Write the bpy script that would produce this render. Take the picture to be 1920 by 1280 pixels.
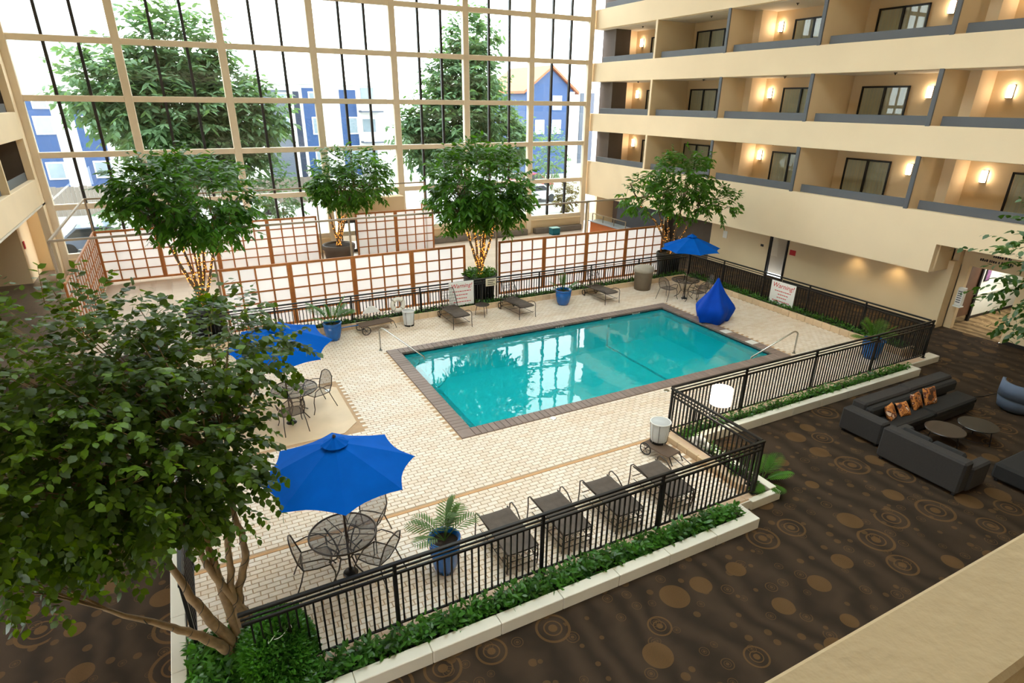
import bpy, math, random
import numpy as np
from mathutils import Vector, Matrix
R = math.radians
random.seed(11)
rng = np.random.default_rng(11)
scene = bpy.context.scene
col = scene.collection
for o in list(bpy.data.objects):
    bpy.data.objects.remove(o)

# ------------------------------------------------------------------ camera
cam_data = bpy.data.cameras.new('camera')
cam = bpy.data.objects.new('camera', cam_data)
col.objects.link(cam)
scene.camera = cam
# world axes written in camera coordinates (x right, y down, z forward)
_w = Vector((1.9427, -0.4726, 0.3229))
_R = Matrix.Rotation(_w.length, 3, _w.normalized())
_rt, _dn, _fw = Vector(_R[0]), Vector(_R[1]), Vector(_R[2])
_m = Matrix((_rt, -_dn, -_fw)).transposed().to_4x4()
_m.translation = Vector((0, 0, 7.0))
cam.matrix_world = _m
cam_data.sensor_width = 36.0
cam_data.lens = 36.0 * 1124.0 / 1920.0
cam_data.shift_x = 0.7 / 1920.0
cam_data.shift_y = 44.9 / 1920.0
cam_data.clip_start = 0.05
cam_data.clip_end = 400

# ------------------------------------------------------------------ sky
world = bpy.data.worlds.new('sky')
scene.world = world
world.use_nodes = True
_bg = world.node_tree.nodes['Background']
_bg.inputs[0].default_value = (0.90, 0.955, 1.0, 1)
_bg.inputs[1].default_value = 8.6
sun_data = bpy.data.lights.new('sun', 'SUN')
sun_data.energy = 1.0
sun_data.angle = R(4)
sun_data.color = (1.0, 0.95, 0.88)
sun = bpy.data.objects.new('sun', sun_data)
sun.rotation_euler = (R(-38), R(-20), 0)      # comes from behind the outdoor buildings' fronts, high up
col.objects.link(sun)

# ------------------------------------------------------------------ exposure
vs = scene.view_settings
vs.view_transform = 'Standard'
vs.look = 'None'
vs.gamma = 1.0
vs.use_curve_mapping = False
vs.exposure = -0.02
scene.cycles.max_bounces = 7
scene.cycles.diffuse_bounces = 4
scene.cycles.glossy_bounces = 3
scene.cycles.use_adaptive_sampling = True
scene.cycles.adaptive_threshold = 0.02
scene.cycles.transparent_max_bounces = 12
scene.cycles.caustics_reflective = False
scene.cycles.caustics_refractive = False
scene.cycles.sample_clamp_indirect = 6.0
scene.cycles.use_denoising = True

# ------------------------------------------------------------------ materials
MATS = {}
def lin(c):
    return tuple(((x / 255) / 12.92 if x / 255 <= .04045 else ((x / 255 + .055) / 1.055) ** 2.4) for x in c)
def new_mat(name):
    m = bpy.data.materials.new(name)
    m.use_nodes = True
    nt = m.node_tree
    return m, nt, nt.nodes, nt.links, nt.nodes['Principled BSDF']
def N(nt, kind, **kw):
    n = nt.nodes.new('ShaderNode' + kind)
    for k, v in kw.items():
        if k.startswith('i_'):
            key = k[2:].replace('_', ' ')
            n.inputs[int(key) if key.isdigit() else key].default_value = v
        else:
            setattr(n, k, v)
    return n
def mat(name, rgb, rough=.6, metal=0, var=.0, vscale=3.0, bump=0, bscale=60, emit=0, emit_rgb=None, per_obj=0, spec=.5, coat=0, alpha=1):
    """plain procedural surface: colour, soft noise variation, fine relief"""
    if name in MATS:
        return MATS[name]
    m, nt, ns, ln, b = new_mat(name)
    c = (*lin(rgb), 1)
    b.inputs['Base Color'].default_value = c
    b.inputs['Roughness'].default_value = rough
    b.inputs['Metallic'].default_value = metal
    b.inputs['Specular IOR Level'].default_value = spec
    b.inputs['Coat Weight'].default_value = coat
    tc = N(nt, 'TexCoord')
    last = None
    if var:
        no = N(nt, 'TexNoise'); no.inputs['Scale'].default_value = vscale; no.inputs['Detail'].default_value = 4
        ln.new(tc.outputs['Object'], no.inputs['Vector'])
        mr = N(nt, 'MapRange'); mr.inputs[1].default_value = .25; mr.inputs[2].default_value = .75
        mr.inputs[3].default_value = 1 - var; mr.inputs[4].default_value = 1 + var
        ln.new(no.outputs['Fac'], mr.inputs[0])
        mx = N(nt, 'Vector' + 'Math', operation='SCALE'); mx.inputs[0].default_value = c[:3]
        ln.new(mr.outputs[0], mx.inputs['Scale'])
        last = mx.outputs[0]
    if per_obj:
        oi = N(nt, 'ObjectInfo')
        mr2 = N(nt, 'MapRange'); mr2.inputs[3].default_value = 1 - per_obj; mr2.inputs[4].default_value = 1 + per_obj
        ln.new(oi.outputs['Random'], mr2.inputs[0])
        mx2 = N(nt, 'VectorMath', operation='SCALE')
        if last: ln.new(last, mx2.inputs[0])
        else: mx2.inputs[0].default_value = c[:3]
        ln.new(mr2.outputs[0], mx2.inputs['Scale'])
        last = mx2.outputs[0]
    if last:
        ln.new(last, b.inputs['Base Color'])
    if bump:
        no2 = N(nt, 'TexNoise'); no2.inputs['Scale'].default_value = bscale; no2.inputs['Detail'].default_value = 3
        ln.new(tc.outputs['Object'], no2.inputs['Vector'])
        bp = N(nt, 'Bump'); bp.inputs['Strength'].default_value = bump; bp.inputs['Distance'].default_value = .01
        ln.new(no2.outputs['Fac'], bp.inputs['Height']); ln.new(bp.outputs[0], b.inputs['Normal'])
    if emit:
        b.inputs['Emission Color'].default_value = (*lin(emit_rgb or rgb), 1)
        b.inputs['Emission Strength'].default_value = emit
    MATS[name] = m
    return m
def glass_mat(name, tint=(1, 1, 1), refl=.06, rough=.0):
    if name in MATS: return MATS[name]
    m, nt, ns, ln, b = new_mat(name)
    ns.remove(b)
    tr = N(nt, 'BsdfTransparent'); tr.inputs[0].default_value = (*tint, 1)
    gl = N(nt, 'BsdfGlossy'); gl.inputs['Roughness'].default_value = rough
    lw = N(nt, 'LayerWeight')                      # same from both faces of a pane
    pw = N(nt, 'Math', operation='POWER'); ln.new(lw.outputs['Facing'], pw.inputs[0]); pw.inputs[1].default_value = 4.5
    ml = N(nt, 'Math', operation='MULTIPLY_ADD'); ln.new(pw.outputs[0], ml.inputs[0]); ml.inputs[1].default_value = .8; ml.inputs[2].default_value = refl * .6
    mx = N(nt, 'MixShader')
    ln.new(ml.outputs[0], mx.inputs[0]); ln.new(tr.outputs[0], mx.inputs[1]); ln.new(gl.outputs[0], mx.inputs[2])
    ln.new(mx.outputs[0], ns['Material Output'].inputs[0])
    MATS[name] = m
    return m
def thin_mat(name, rgb, trans=.5, rough=.6, var=0, rgb2=None, spec=.3, per_obj=0):
    """leaf / paper / cloth that lets light through"""
    if name in MATS: return MATS[name]
    m, nt, ns, ln, b = new_mat(name)
    b.inputs['Roughness'].default_value = rough
    b.inputs['Specular IOR Level'].default_value = spec
    b.inputs['Base Color'].default_value = (*lin(rgb), 1)
    tl = N(nt, 'BsdfTranslucent'); tl.inputs[0].default_value = (*lin(rgb2 or rgb), 1)
    if var:
        tc = N(nt, 'TexCoord'); no = N(nt, 'TexNoise'); no.inputs['Scale'].default_value = 2.7; no.inputs['Detail'].default_value = 6
        ln.new(tc.outputs['Object'], no.inputs['Vector'])
        if per_obj:
            oi = N(nt, 'ObjectInfo'); ad = N(nt, 'Math', operation='MULTIPLY_ADD')
            ln.new(oi.outputs['Random'], ad.inputs[0]); ad.inputs[1].default_value = per_obj; 
            sb = N(nt, 'Math', operation='SUBTRACT'); ln.new(no.outputs['Fac'], sb.inputs[0]); sb.inputs[1].default_value = per_obj * .5
            ln.new(sb.outputs[0], ad.inputs[2]); src = ad.outputs[0]
        else:
            src = no.outputs['Fac']
        cr = N(nt, 'ValToRGB')
        c = lin(rgb)
        cr.color_ramp.elements[0].position = .3; cr.color_ramp.elements[1].position = .7
        cr.color_ramp.elements[0].color = (*[x * (1 - var) for x in c], 1)
        cr.color_ramp.elements[1].color = (*[min(1, x * (1 + var)) for x in c], 1)
        ln.new(src, cr.inputs[0]); ln.new(cr.outputs[0], b.inputs['Base Color'])
    mx = N(nt, 'MixShader'); mx.inputs[0].default_value = trans
    ln.new(b.outputs[0], mx.inputs[1]); ln.new(tl.outputs[0], mx.inputs[2])
    ln.new(mx.outputs[0], ns['Material Output'].inputs[0])
    MATS[name] = m
    return m

BEIGE = mat('beige_paint', (246, 222, 186), .75, var=.03, vscale=.7, bump=.12, bscale=45)
BEIGE2 = mat('tan_paint', (230, 205, 165), .75, var=.04, vscale=.8, bump=.1, bscale=45)
CEIL = mat('ceiling_paint', (232, 222, 205), .8, var=.02)
GREYBLUE = mat('grey_blue_paint', (92, 95, 101), .55, var=.05, vscale=2)
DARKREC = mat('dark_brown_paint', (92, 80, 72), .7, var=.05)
FRAME = mat('tan_metal_frame', (236, 219, 194), .45, var=.04)
THIN = mat('dark_mullion', (40, 34, 32), .45, var=.1)
BLACKM = mat('black_metal', (28, 25, 24), .38, metal=.3, var=.1)
BRONZE = mat('bronze_metal', (70, 58, 48), .42, metal=.35, var=.1)
STEEL = mat('stainless_steel', (190, 188, 182), .22, metal=1.0, var=.03)
SLING = mat('brown_sling_fabric', (84, 72, 62), .8, var=.18, vscale=9, bump=.3, bscale=120)
WOOD = mat('shoji_wood', (180, 110, 52), .5, var=.16, vscale=6, per_obj=.08)
PAPER = thin_mat('shoji_paper', (250, 240, 236), .55, .7, rgb2=(255, 248, 246))
WHITE = mat('white_paint', (238, 236, 230), .5, var=.02)
CURB = mat('white_curb_stone', (226, 219, 203), .5, var=.05, vscale=2, per_obj=.03)
TILESTRIP = mat('pink_tan_tile', (222, 190, 160), .5, var=.06, vscale=4, per_obj=.05)
SOIL = mat('dark_soil', (48, 36, 26), .95, var=.3, vscale=20, bump=.5)
BLUEFAB = thin_mat('blue_canvas', (0, 86, 180), .12, .85, var=.1, spec=.08)
BLUECOV = thin_mat('blue_cover_cloth', (0, 66, 178), .05, .7, var=.15, spec=.15)
BLUEPOT = mat('blue_glazed_pot', (0, 92, 170), .25, var=.15, vscale=7, coat=.4)
PANEG = glass_mat('window_glass', (.95, .985, .97))
LEAF_F = thin_mat('ficus_leaf', (72, 100, 22), .35, .42, var=.65, rgb2=(120, 150, 10), spec=.35, per_obj=.6)
LEAF_I = thin_mat('indoor_tree_leaf', (62, 108, 26), .35, .45, var=.55, rgb2=(104, 160, 24), spec=.4)
LEAF_G = thin_mat('groundcover_leaf', (62, 110, 34), .3, .35, var=.6, rgb2=(90, 150, 30), spec=.5)
LEAF_P = thin_mat('palm_leaf', (84, 112, 52), .3, .45, var=.4, rgb2=(120, 160, 60))
LEAF_O = thin_mat('outdoor_leaf', (84, 112, 80), .35, .6, var=.5, rgb2=(112, 146, 74))
BARK = mat('ficus_bark', (132, 106, 72), .8, var=.3, vscale=9, bump=.6, bscale=30)
BARK2 = mat('grey_bark', (120, 98, 74), .85, var=.3, vscale=8, bump=.6, bscale=30)
BULB = mat('warm_bulb', (255, 170, 60), .4, emit=2.6, emit_rgb=(255, 168, 66))
SHADE = mat('lamp_shade_lit', (255, 250, 240), .6, emit=7, emit_rgb=(255, 246, 230))
SCONCE = mat('sconce_shade_lit', (255, 240, 215), .6, emit=24, emit_rgb=(255, 230, 196))
REDPRINT = mat('red_print', (200, 40, 45), .6, var=.05)
BLACKP = mat('black_print', (20, 20, 22), .6, var=.05)

# ------------------------------------------------------------------ mesh helpers
class MB:
    def __init__(s): s.v = []; s.f = []
    def add(s, v, f):
        n = len(s.v); s.v += [tuple(p) for p in v]; s.f += [tuple(i + n for i in q) for q in f]; return s
    def box(s, x0, x1, y0, y1, z0, z1):
        return s.add([(x0,y0,z0),(x1,y0,z0),(x1,y1,z0),(x0,y1,z0),(x0,y0,z1),(x1,y0,z1),(x1,y1,z1),(x0,y1,z1)],
                     [(0,3,2,1),(4,5,6,7),(0,1,5,4),(1,2,6,5),(2,3,7,6),(3,0,4,7)])
    def bbox(s, x0, x1, y0, y1, z0, z1, b=.01):
        """box with chamfered edges"""
        xs=(x0,x1);ys=(y0,y1);zs=(z0,z1);v=[];idx={}
        for i in (0,1):
            for j in (0,1):
                for k in (0,1):
                    sx=b*(1-2*i);sy=b*(1-2*j);sz=b*(1-2*k)
                    for a,p in enumerate(((xs[i],ys[j]+sy,zs[k]+sz),(xs[i]+sx,ys[j],zs[k]+sz),(xs[i]+sx,ys[j]+sy,zs[k]))):
                        idx[i,j,k,a]=len(v);v.append(p)
        f=[]
        I=idx
        for i in (0,1):
            q=[I[i,0,0,0],I[i,1,0,0],I[i,1,1,0],I[i,0,1,0]];f.append(q if i else q[::-1])
            q=[I[0,i,0,1],I[1,i,0,1],I[1,i,1,1],I[0,i,1,1]];f.append(q[::-1] if i else q)
            q=[I[0,0,i,2],I[1,0,i,2],I[1,1,i,2],I[0,1,i,2]];f.append(q if i else q[::-1])
        for i in (0,1):
            for j in (0,1):
                q=[I[i,j,0,0],I[i,j,0,1],I[i,j,1,1],I[i,j,1,0]];f.append(q if (i^j)==0 else q[::-1])
                q=[I[i,0,j,0],I[i,1,j,0],I[i,1,j,2],I[i,0,j,2]];f.append(q if (i^j)else q[::-1])
                q=[I[0,i,j,1],I[1,i,j,1],I[1,i,j,2],I[0,i,j,2]];f.append(q if (i^j)==0 else q[::-1])
        for i in (0,1):
            for j in (0,1):
                for k in (0,1):
                    q=[I[i,j,k,0],I[i,j,k,1],I[i,j,k,2]];f.append(q if (i+j+k)%2==1 else q[::-1])
        return s.add(v,f)
    def prism(s, poly, z0, z1):
        n=len(poly)
        v=[(x,y,z0) for x,y in poly]+[(x,y,z1) for x,y in poly]
        f=[tuple(range(n))[::-1],tuple(range(n,2*n))]+[(i,(i+1)%n,(i+1)%n+n,i+n) for i in range(n)]
        return s.add(v,f)
    def tube(s, pts, r, n=8, closed=False, caps=True):
        pts=[Vector(p) for p in pts]; m=len(pts)
        rs=r if isinstance(r,(list,tuple)) else [r]*m
        up=None; v=[]
        for i,p in enumerate(pts):
            a=pts[(i-1)%m] if (i>0 or closed) else p
            b=pts[(i+1)%m] if (i<m-1 or closed) else p
            t=(b-a); t=t.normalized() if t.length>1e-9 else Vector((0,0,1))
            if up is None:
                up=Vector((0,0,1)) if abs(t.z)<.9 else Vector((1,0,0))
            u=up-t*up.dot(t)
            if u.length<1e-4: u=t.orthogonal()
            u.normalize(); up=u; w=t.cross(u)
            for k in range(n):
                an=2*math.pi*k/n; v.append(p+(u*math.cos(an)+w*math.sin(an))*rs[i])
        f=[]
        for i in range(m if closed else m-1):
            j=(i+1)%m
            for k in range(n):
                f.append((i*n+k,i*n+(k+1)%n,j*n+(k+1)%n,j*n+k))
        if not closed and caps:
            f.append(tuple(range(n))[::-1]); f.append(tuple(range((m-1)*n,m*n)))
        return s.add(v,f)
    def lathe(s, prof, c=(0,0,0), n=24, close=False):
        v=[];m=len(prof)
        for r,z in prof:
            for k in range(n):
                a=2*math.pi*k/n; v.append((c[0]+r*math.cos(a),c[1]+r*math.sin(a),c[2]+z))
        f=[]
        for i in range(m if close else m-1):
            j=(i+1)%m
            for k in range(n): f.append((i*n+k,i*n+(k+1)%n,j*n+(k+1)%n,j*n+k))
        if not close:
            if prof[0][0]>1e-6: f.append(tuple(range(n))[::-1])
            if prof[-1][0]>1e-6: f.append(tuple(range((m-1)*n,m*n)))
        return s.add(v,f)
    def bar(s, p, q, w, h):
        p=Vector(p);q=Vector(q);t=(q-p).normalized()
        u=Vector((0,0,1)) if abs(t.z)<.9 else Vector((1,0,0))
        a=t.cross(u).normalized()*(w/2); b=a.cross(t).normalized()*(h/2)
        v=[p-a-b,p+a-b,p+a+b,p-a+b,q-a-b,q+a-b,q+a+b,q-a+b]
        return s.add(v,[(0,1,2,3),(7,6,5,4),(0,4,5,1),(1,5,6,2),(2,6,7,3),(3,7,4,0)])
    def xf(s, M):
        s.v=[tuple(M@Vector(p)) for p in s.v]; return s
    def mesh(s, name, m, smooth=False):
        me=bpy.data.meshes.new(name); me.from_pydata(s.v,[],s.f)
        if m: me.materials.append(m)
        if smooth: me.polygons.foreach_set('use_smooth',[True]*len(me.polygons))
        me.update(); return me
    def build(s, name, m, parent=None, smooth=False, loc=None, rz=0):
        return link(name, s.mesh(name,m,smooth), parent, loc, rz)
def link(name, me, parent=None, loc=None, rz=0, rot=None, scale=None):
    o=bpy.data.objects.new(name, me); col.objects.link(o)
    if parent: o.parent=parent
    if loc is not None: o.location=loc
    if rz: o.rotation_euler[2]=rz
    if rot is not None: o.rotation_euler=rot
    if scale is not None: o.scale=scale
    return o
def empty(name, loc=(0,0,0), rz=0, label=None, cat=None, group=None, kind=None):
    o=bpy.data.objects.new(name,None); col.objects.link(o); o.location=loc; o.rotation_euler[2]=rz
    o.empty_display_size=.1
    return tag(o,label,cat,group,kind)
def tag(o,label=None,cat=None,group=None,kind=None):
    if label: o['label']=label
    if cat: o['category']=cat
    if group: o['group']=group
    if kind: o['kind']=kind
    return o
def struct(name,label,cat): return empty(name,label=label,cat=cat,kind='structure')
def copy_tree(o,parent=None):
    c=o.copy(); col.objects.link(c); c.parent=parent
    for ch in list(o.children): copy_tree(ch,c)
    return c
def arc(c,r,a0,a1,n,f): return [f(c,r,a0+(a1-a0)*i/(n-1)) for i in range(n)]
def text_mesh(name,body,size,m,parent,M,italic=0,extr=.002,align='CENTER'):
    cu=bpy.data.curves.new(name,'FONT'); cu.body=body; cu.size=size; cu.extrude=extr; cu.align_x=align; cu.align_y='CENTER'; cu.shear=italic; cu.resolution_u=2
    t=bpy.data.objects.new(name+'_curve',cu); col.objects.link(t)
    me=bpy.data.meshes.new_from_object(t.evaluated_get(bpy.context.evaluated_depsgraph_get()))
    bpy.data.objects.remove(t); bpy.data.curves.remove(cu)
    me.name=name; me.materials.clear(); me.materials.append(m)
    o=link(name,me,parent); o.matrix_local=M
    return o

# leaves -------------------------------------------------------------
LEAF2=np.array([(0,0,0),(.28,.25,.03),(.30,.6,.02),(0,1,-.05),(-.30,.6,.02),(-.28,.25,.03)])
LEAFT=[(0,1,5),(1,2,5),(2,4,5),(2,3,4)]
def leaf_mesh(name,pos,dirs,ups,size,m,shape=LEAF2,narrow=1.0):
    """many leaves as one mesh (arrays)"""
    pos=np.asarray(pos);d=np.asarray(dirs,float);u=np.asarray(ups,float);n=len(pos)
    d/=np.linalg.norm(d,axis=1,keepdims=True)+1e-9
    sd=np.cross(d,u);sd/=np.linalg.norm(sd,axis=1,keepdims=True)+1e-9
    up=np.cross(sd,d)
    sz=np.asarray(size).reshape(-1,1)*np.ones((n,1))
    V=np.zeros((n,6,3))
    for k in range(6):
        V[:,k]=pos+sz*(sd*shape[k][0]*narrow+d*shape[k][1]+up*shape[k][2])
    F=(np.array(LEAFT)[None]+(np.arange(n)*6)[:,None,None]).reshape(-1,3)
    me=bpy.data.meshes.new(name)
    me.vertices.add(n*6); me.vertices.foreach_set('co',V.reshape(-1))
    nf=len(F); me.loops.add(nf*3); me.loops.foreach_set('vertex_index',F.reshape(-1).astype(np.int32))
    me.polygons.add(nf); me.polygons.foreach_set('loop_start',(np.arange(nf)*3).astype(np.int32))
    me.polygons.foreach_set('loop_total',np.full(nf,3,np.int32))
    me.materials.append(m); me.update(calc_edges=True)
    return me
def twigs(blobs,ntw,nlf,tl,droop=.5,shell=.55,outward=1.0):
    """leaf positions along drooping twigs that fill ellipsoids [(centre, radii, weight)]"""
    w=np.array([b[2] for b in blobs],float);w/=w.sum()
    P=[];D=[];U=[];T=[]
    which=rng.choice(len(blobs),ntw,p=w)
    for b in which:
        c,r,_=blobs[b]
        d=rng.normal(size=3);d/=np.linalg.norm(d)
        rad=shell+(1-shell)*rng.random()**.7
        p=np.array(c)+d*np.array(r)*rad
        dr=d*outward+rng.normal(size=3)*.45+np.array([0,0,.15]);dr/=np.linalg.norm(dr)
        L=tl*(.6+.7*rng.random())
        pts=[]
        q=p.copy()
        for k in range(nlf):
            q=q+dr*L/nlf
            dr=dr+np.array([0,0,-droop])*(1.0/nlf);dr/=np.linalg.norm(dr)
            sd=np.cross(dr,[0,0,1]);sd/=np.linalg.norm(sd)+1e-9
            s=1 if k%2 else -1
            ld=dr*.6+sd*s*.8+rng.normal(size=3)*.25+np.array([0,0,-.35])
            P.append(q.copy());D.append(ld);U.append(np.array([0,0,1])+rng.normal(size=3)*.35)
            pts.append(q.copy())
        T.append((p,q.copy()))
    return np.array(P),np.array(D),np.array(U),T
# ================================================================== SETTING
FZ=-.2
def carpet_mat(name,base,dark,dot,scale=1.0,sheen=.9):
    m,nt,ns,ln,b=new_mat(name)
    b.inputs['Roughness'].default_value=sheen; b.inputs['Specular IOR Level'].default_value=.15
    tc=N(nt,'TexCoord')
    def mth(op,a,bb=None,c=None):
        n=N(nt,'Math',operation=op)
        for i,x in enumerate((a,bb,c)):
            if x is None: continue
            if isinstance(x,(int,float)): n.inputs[i].default_value=x
            else: ln.new(x,n.inputs[i])
        return n.outputs[0]
    def layer(sc,rs,rand,seed):
        mp=N(nt,'Mapping'); mp.inputs['Scale'].default_value=(sc,sc,sc); mp.inputs['Location'].default_value=(seed,seed*.7,0)
        ln.new(tc.outputs['Object'],mp.inputs[0])
        v=N(nt,'TexVoronoi',voronoi_dimensions='2D'); v.inputs['Scale'].default_value=1; v.inputs['Randomness'].default_value=rand
        ln.new(mp.outputs[0],v.inputs['Vector'])
        sp=N(nt,'SeparateColor'); ln.new(v.outputs['Color'],sp.inputs[0])
        d=v.outputs['Distance']; r,g_,b_=sp.outputs[0],sp.outputs[1],sp.outputs[2]
        size=mth('MULTIPLY_ADD',r,rs*.55,rs*.55)
        nd=mth('DIVIDE',d,size)
        disc=mth('LESS_THAN',nd,.78)
        ring=mth('MULTIPLY',mth('LESS_THAN',nd,1.15),mth('GREATER_THAN',nd,.98))
        ring2=mth('MULTIPLY',mth('LESS_THAN',nd,.62),mth('GREATER_THAN',nd,.52))
        core=mth('LESS_THAN',nd,.3)
        rings=mth('MAXIMUM',mth('MAXIMUM',ring,ring2),core)
        pick=mth('GREATER_THAN',g_,.55)
        out=mth('ADD',mth('MULTIPLY',pick,rings),mth('MULTIPLY',mth('SUBTRACT',1.0,pick),disc))
        show=mth('GREATER_THAN',b_,.12)
        return mth('MULTIPLY',out,show)
    big=layer(1.15*scale,.33,.75,3.1)
    sm=layer(2.9*scale,.24,.95,7.7)
    dots=mth('MAXIMUM',big,mth('MULTIPLY',sm,.75))
    wv=N(nt,'TexWave'); wv.inputs['Scale'].default_value=.55; wv.inputs['Distortion'].default_value=9; wv.inputs['Detail'].default_value=3; wv.inputs['Detail Scale'].default_value=1.2
    ln.new(tc.outputs['Object'],wv.inputs['Vector'])
    m1=N(nt,'Mix',data_type='RGBA'); m1.inputs[6].default_value=(*lin(base),1); m1.inputs[7].default_value=(*lin(dark),1)
    ln.new(wv.outputs['Fac'],m1.inputs[0])
    no=N(nt,'TexNoise'); no.inputs['Scale'].default_value=90; ln.new(tc.outputs['Object'],no.inputs['Vector'])
    m2=N(nt,'Mix',data_type='RGBA'); m2.inputs[7].default_value=(*lin(dot),1)
    f=mth('MULTIPLY',dots,mth('MULTIPLY_ADD',no.outputs['Fac'],.5,.25))
    ln.new(f,m2.inputs[0]); ln.new(m1.outputs[2],m2.inputs[6]); ln.new(m2.outputs[2],b.inputs['Base Color'])
    bp=N(nt,'Bump'); bp.inputs['Strength'].default_value=.25; bp.inputs['Distance'].default_value=.004
    ln.new(no.outputs['Fac'],bp.inputs['Height']); ln.new(bp.outputs[0],b.inputs['Normal'])
    return m
CARPET=carpet_mat('dark_brown_circle_carpet',(62,49,37),(46,36,27),(108,79,44))
HALLCARPET=carpet_mat('light_brown_hall_carpet',(150,126,92),(104,84,58),(176,150,110),scale=1.4)
def plank_mat(name,c1,c2,mort,bw,bh,rough=.35,scale=1.0):
    m,nt,ns,ln,b=new_mat(name); b.inputs['Roughness'].default_value=rough
    tc=N(nt,'TexCoord'); br=N(nt,'TexBrick'); br.inputs['Scale'].default_value=scale
    br.inputs['Color1'].default_value=(*lin(c1),1); br.inputs['Color2'].default_value=(*lin(c2),1); br.inputs['Mortar'].default_value=(*lin(mort),1)
    br.inputs['Brick Width'].default_value=bw; br.inputs['Row Height'].default_value=bh; br.inputs['Mortar Size'].default_value=.008
    ln.new(tc.outputs['Object'],br.inputs['Vector']); ln.new(br.outputs['Color'],b.inputs['Base Color'])
    return m
LOBBY=plank_mat('pale_lobby_floor',(222,204,186),(212,192,172),(190,168,146),1.2,.6,.3)
LEFTFL=plank_mat('grey_brown_floor_tile',(112,98,86),(98,84,73),(78,68,60),.9,.3,.4)

fl=struct('floor','dark brown carpet floor patterned with tan circles and rings','floor')
def cells(xs,ys,skip,z,name,m,parent):
    mb=MB()
    for i in range(len(xs)-1):
        for j in range(len(ys)-1):
            if (i,j) in skip: continue
            mb.add([(xs[i],ys[j],z),(xs[i+1],ys[j],z),(xs[i+1],ys[j+1],z),(xs[i],ys[j+1],z)],[(0,1,2,3)])
    return mb.build(name,m,parent)
cells([-9,-1.0,5.2,14.8,18.6,23.15],[-4,6.3,11.6,16.1,20.4],{(2,2)},FZ,'carpet',CARPET,fl)
cells([18.95,23.15],[20.4,24.5],set(),FZ,'carpet',CARPET,fl)
lob=struct('floor','pale tiled lobby floor beyond the paper screens','floor')
cells([-4.2,18.95],[20.4,33.6],set(),FZ,'lobby_floor',LOBBY,lob)
cells([18.95,24.2],[24.5,33.6],set(),FZ,'lobby_floor',LOBBY,lob)
lf2=struct('floor','grey brown tiled floor along the left side passage','floor')
cells([-9.5,-4.2],[20.4,33.6],set(),FZ,'side_floor',LEFTFL,lf2)
hall=struct('floor','lighter patterned carpet inside the lit hallway','floor')
cells([23.15,31],[8.9,10.75],set(),FZ,'hall_carpet',HALLCARPET,hall)

# ------------------------------------------------------------------ glass wall
GY=31.5
MX=[-5.1,-1.4,2.46,6.28,10.06,13.86,17.72,21.5]
TZ=[.69,2.76,4.82,6.94,9.06,11.18,13.3,15.42,16.5]
win=struct('window_1','tall glazed wall of tan framed panes facing the trees outside','window')
for i,x in enumerate(MX):
    w=.155
    MB().bbox(x-w,x+w,GY-.16,GY+.12,FZ if i<7 else FZ,16.5,.02).build('mullion',FRAME,win)
for j,z in enumerate(TZ[:-1]):
    for i in range(7):
        MB().bbox(MX[i]+.13,MX[i+1]-.13,GY-.12,GY+.1,z-.115,z+.115,.015).build('transom',FRAME,win)
for i in range(7):
    a,b=MX[i]+.13,MX[i+1]-.13
    for j in range(len(TZ)-1):
        z0,z1=TZ[j]+.09,TZ[j+1]-.09
        for k in range(3):
            x0=a+(b-a)*k/3; x1=a+(b-a)*(k+1)/3
            if k: MB().box(x0-.055,x0+.055,GY-.07,GY+.06,z0,z1).build('glazing_bar',THIN,win)
            x0+=.055 if k else 0; x1-=.055 if k<2 else 0
            MB().box(x0,x1,GY-.006,GY+.006,z0,z1).build('pane',PANEG,win)
wb=struct('wall_back','tan sill wall under the glazing','wall')
for i in range(7):
    if i==3: continue
    MB().bbox(MX[i]+.13,MX[i+1]-.13,GY-.1,GY+.2,FZ,.6,.02).build('sill_wall',BEIGE2,wb)
    MB().bbox(MX[i]+.13,MX[i+1]-.13,GY-.22,GY+.1,.53,.6,.01).build('sill_cap',BEIGE,wb)
# entrance in the fourth bay: lintel box, dark door leaves
dr=struct('door_1','glazed entrance doors under a tan lintel box in the glass wall','door')
MB().bbox(6.5,9.95,GY-.75,GY-.17,1.55,2.5,.03).build('lintel',BEIGE2,dr)
MB().bbox(6.5,9.95,GY-.72,GY-.2,1.37,1.55,.02).build('door_header',THIN,dr)
for k in range(4):
    x0=6.62+k*.8; lf=MB()
    lf.box(x0,x0+.06,GY-.5,GY-.44,FZ,1.37).box(x0+.72,x0+.78,GY-.5,GY-.44,FZ,1.37).box(x0+.06,x0+.72,GY-.5,GY-.44,1.28,1.37).box(x0+.06,x0+.72,GY-.5,GY-.44,FZ,FZ+.15)
    d=lf.build('door_leaf',THIN,dr)
    MB().box(x0+.06,x0+.72,GY-.475,GY-.465,FZ+.15,1.28).build('pane',PANEG,d)
for k,(a,b) in enumerate(((11.6,13.7),(14.1,17.5),(18.0,21.3))):
    MB().bbox(a,b,GY-.48,GY-.13,FZ,.12,.03).build('radiator_cover',mat('grey_metal_cover',(120,112,104),.5,var=.1),wb)

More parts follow.
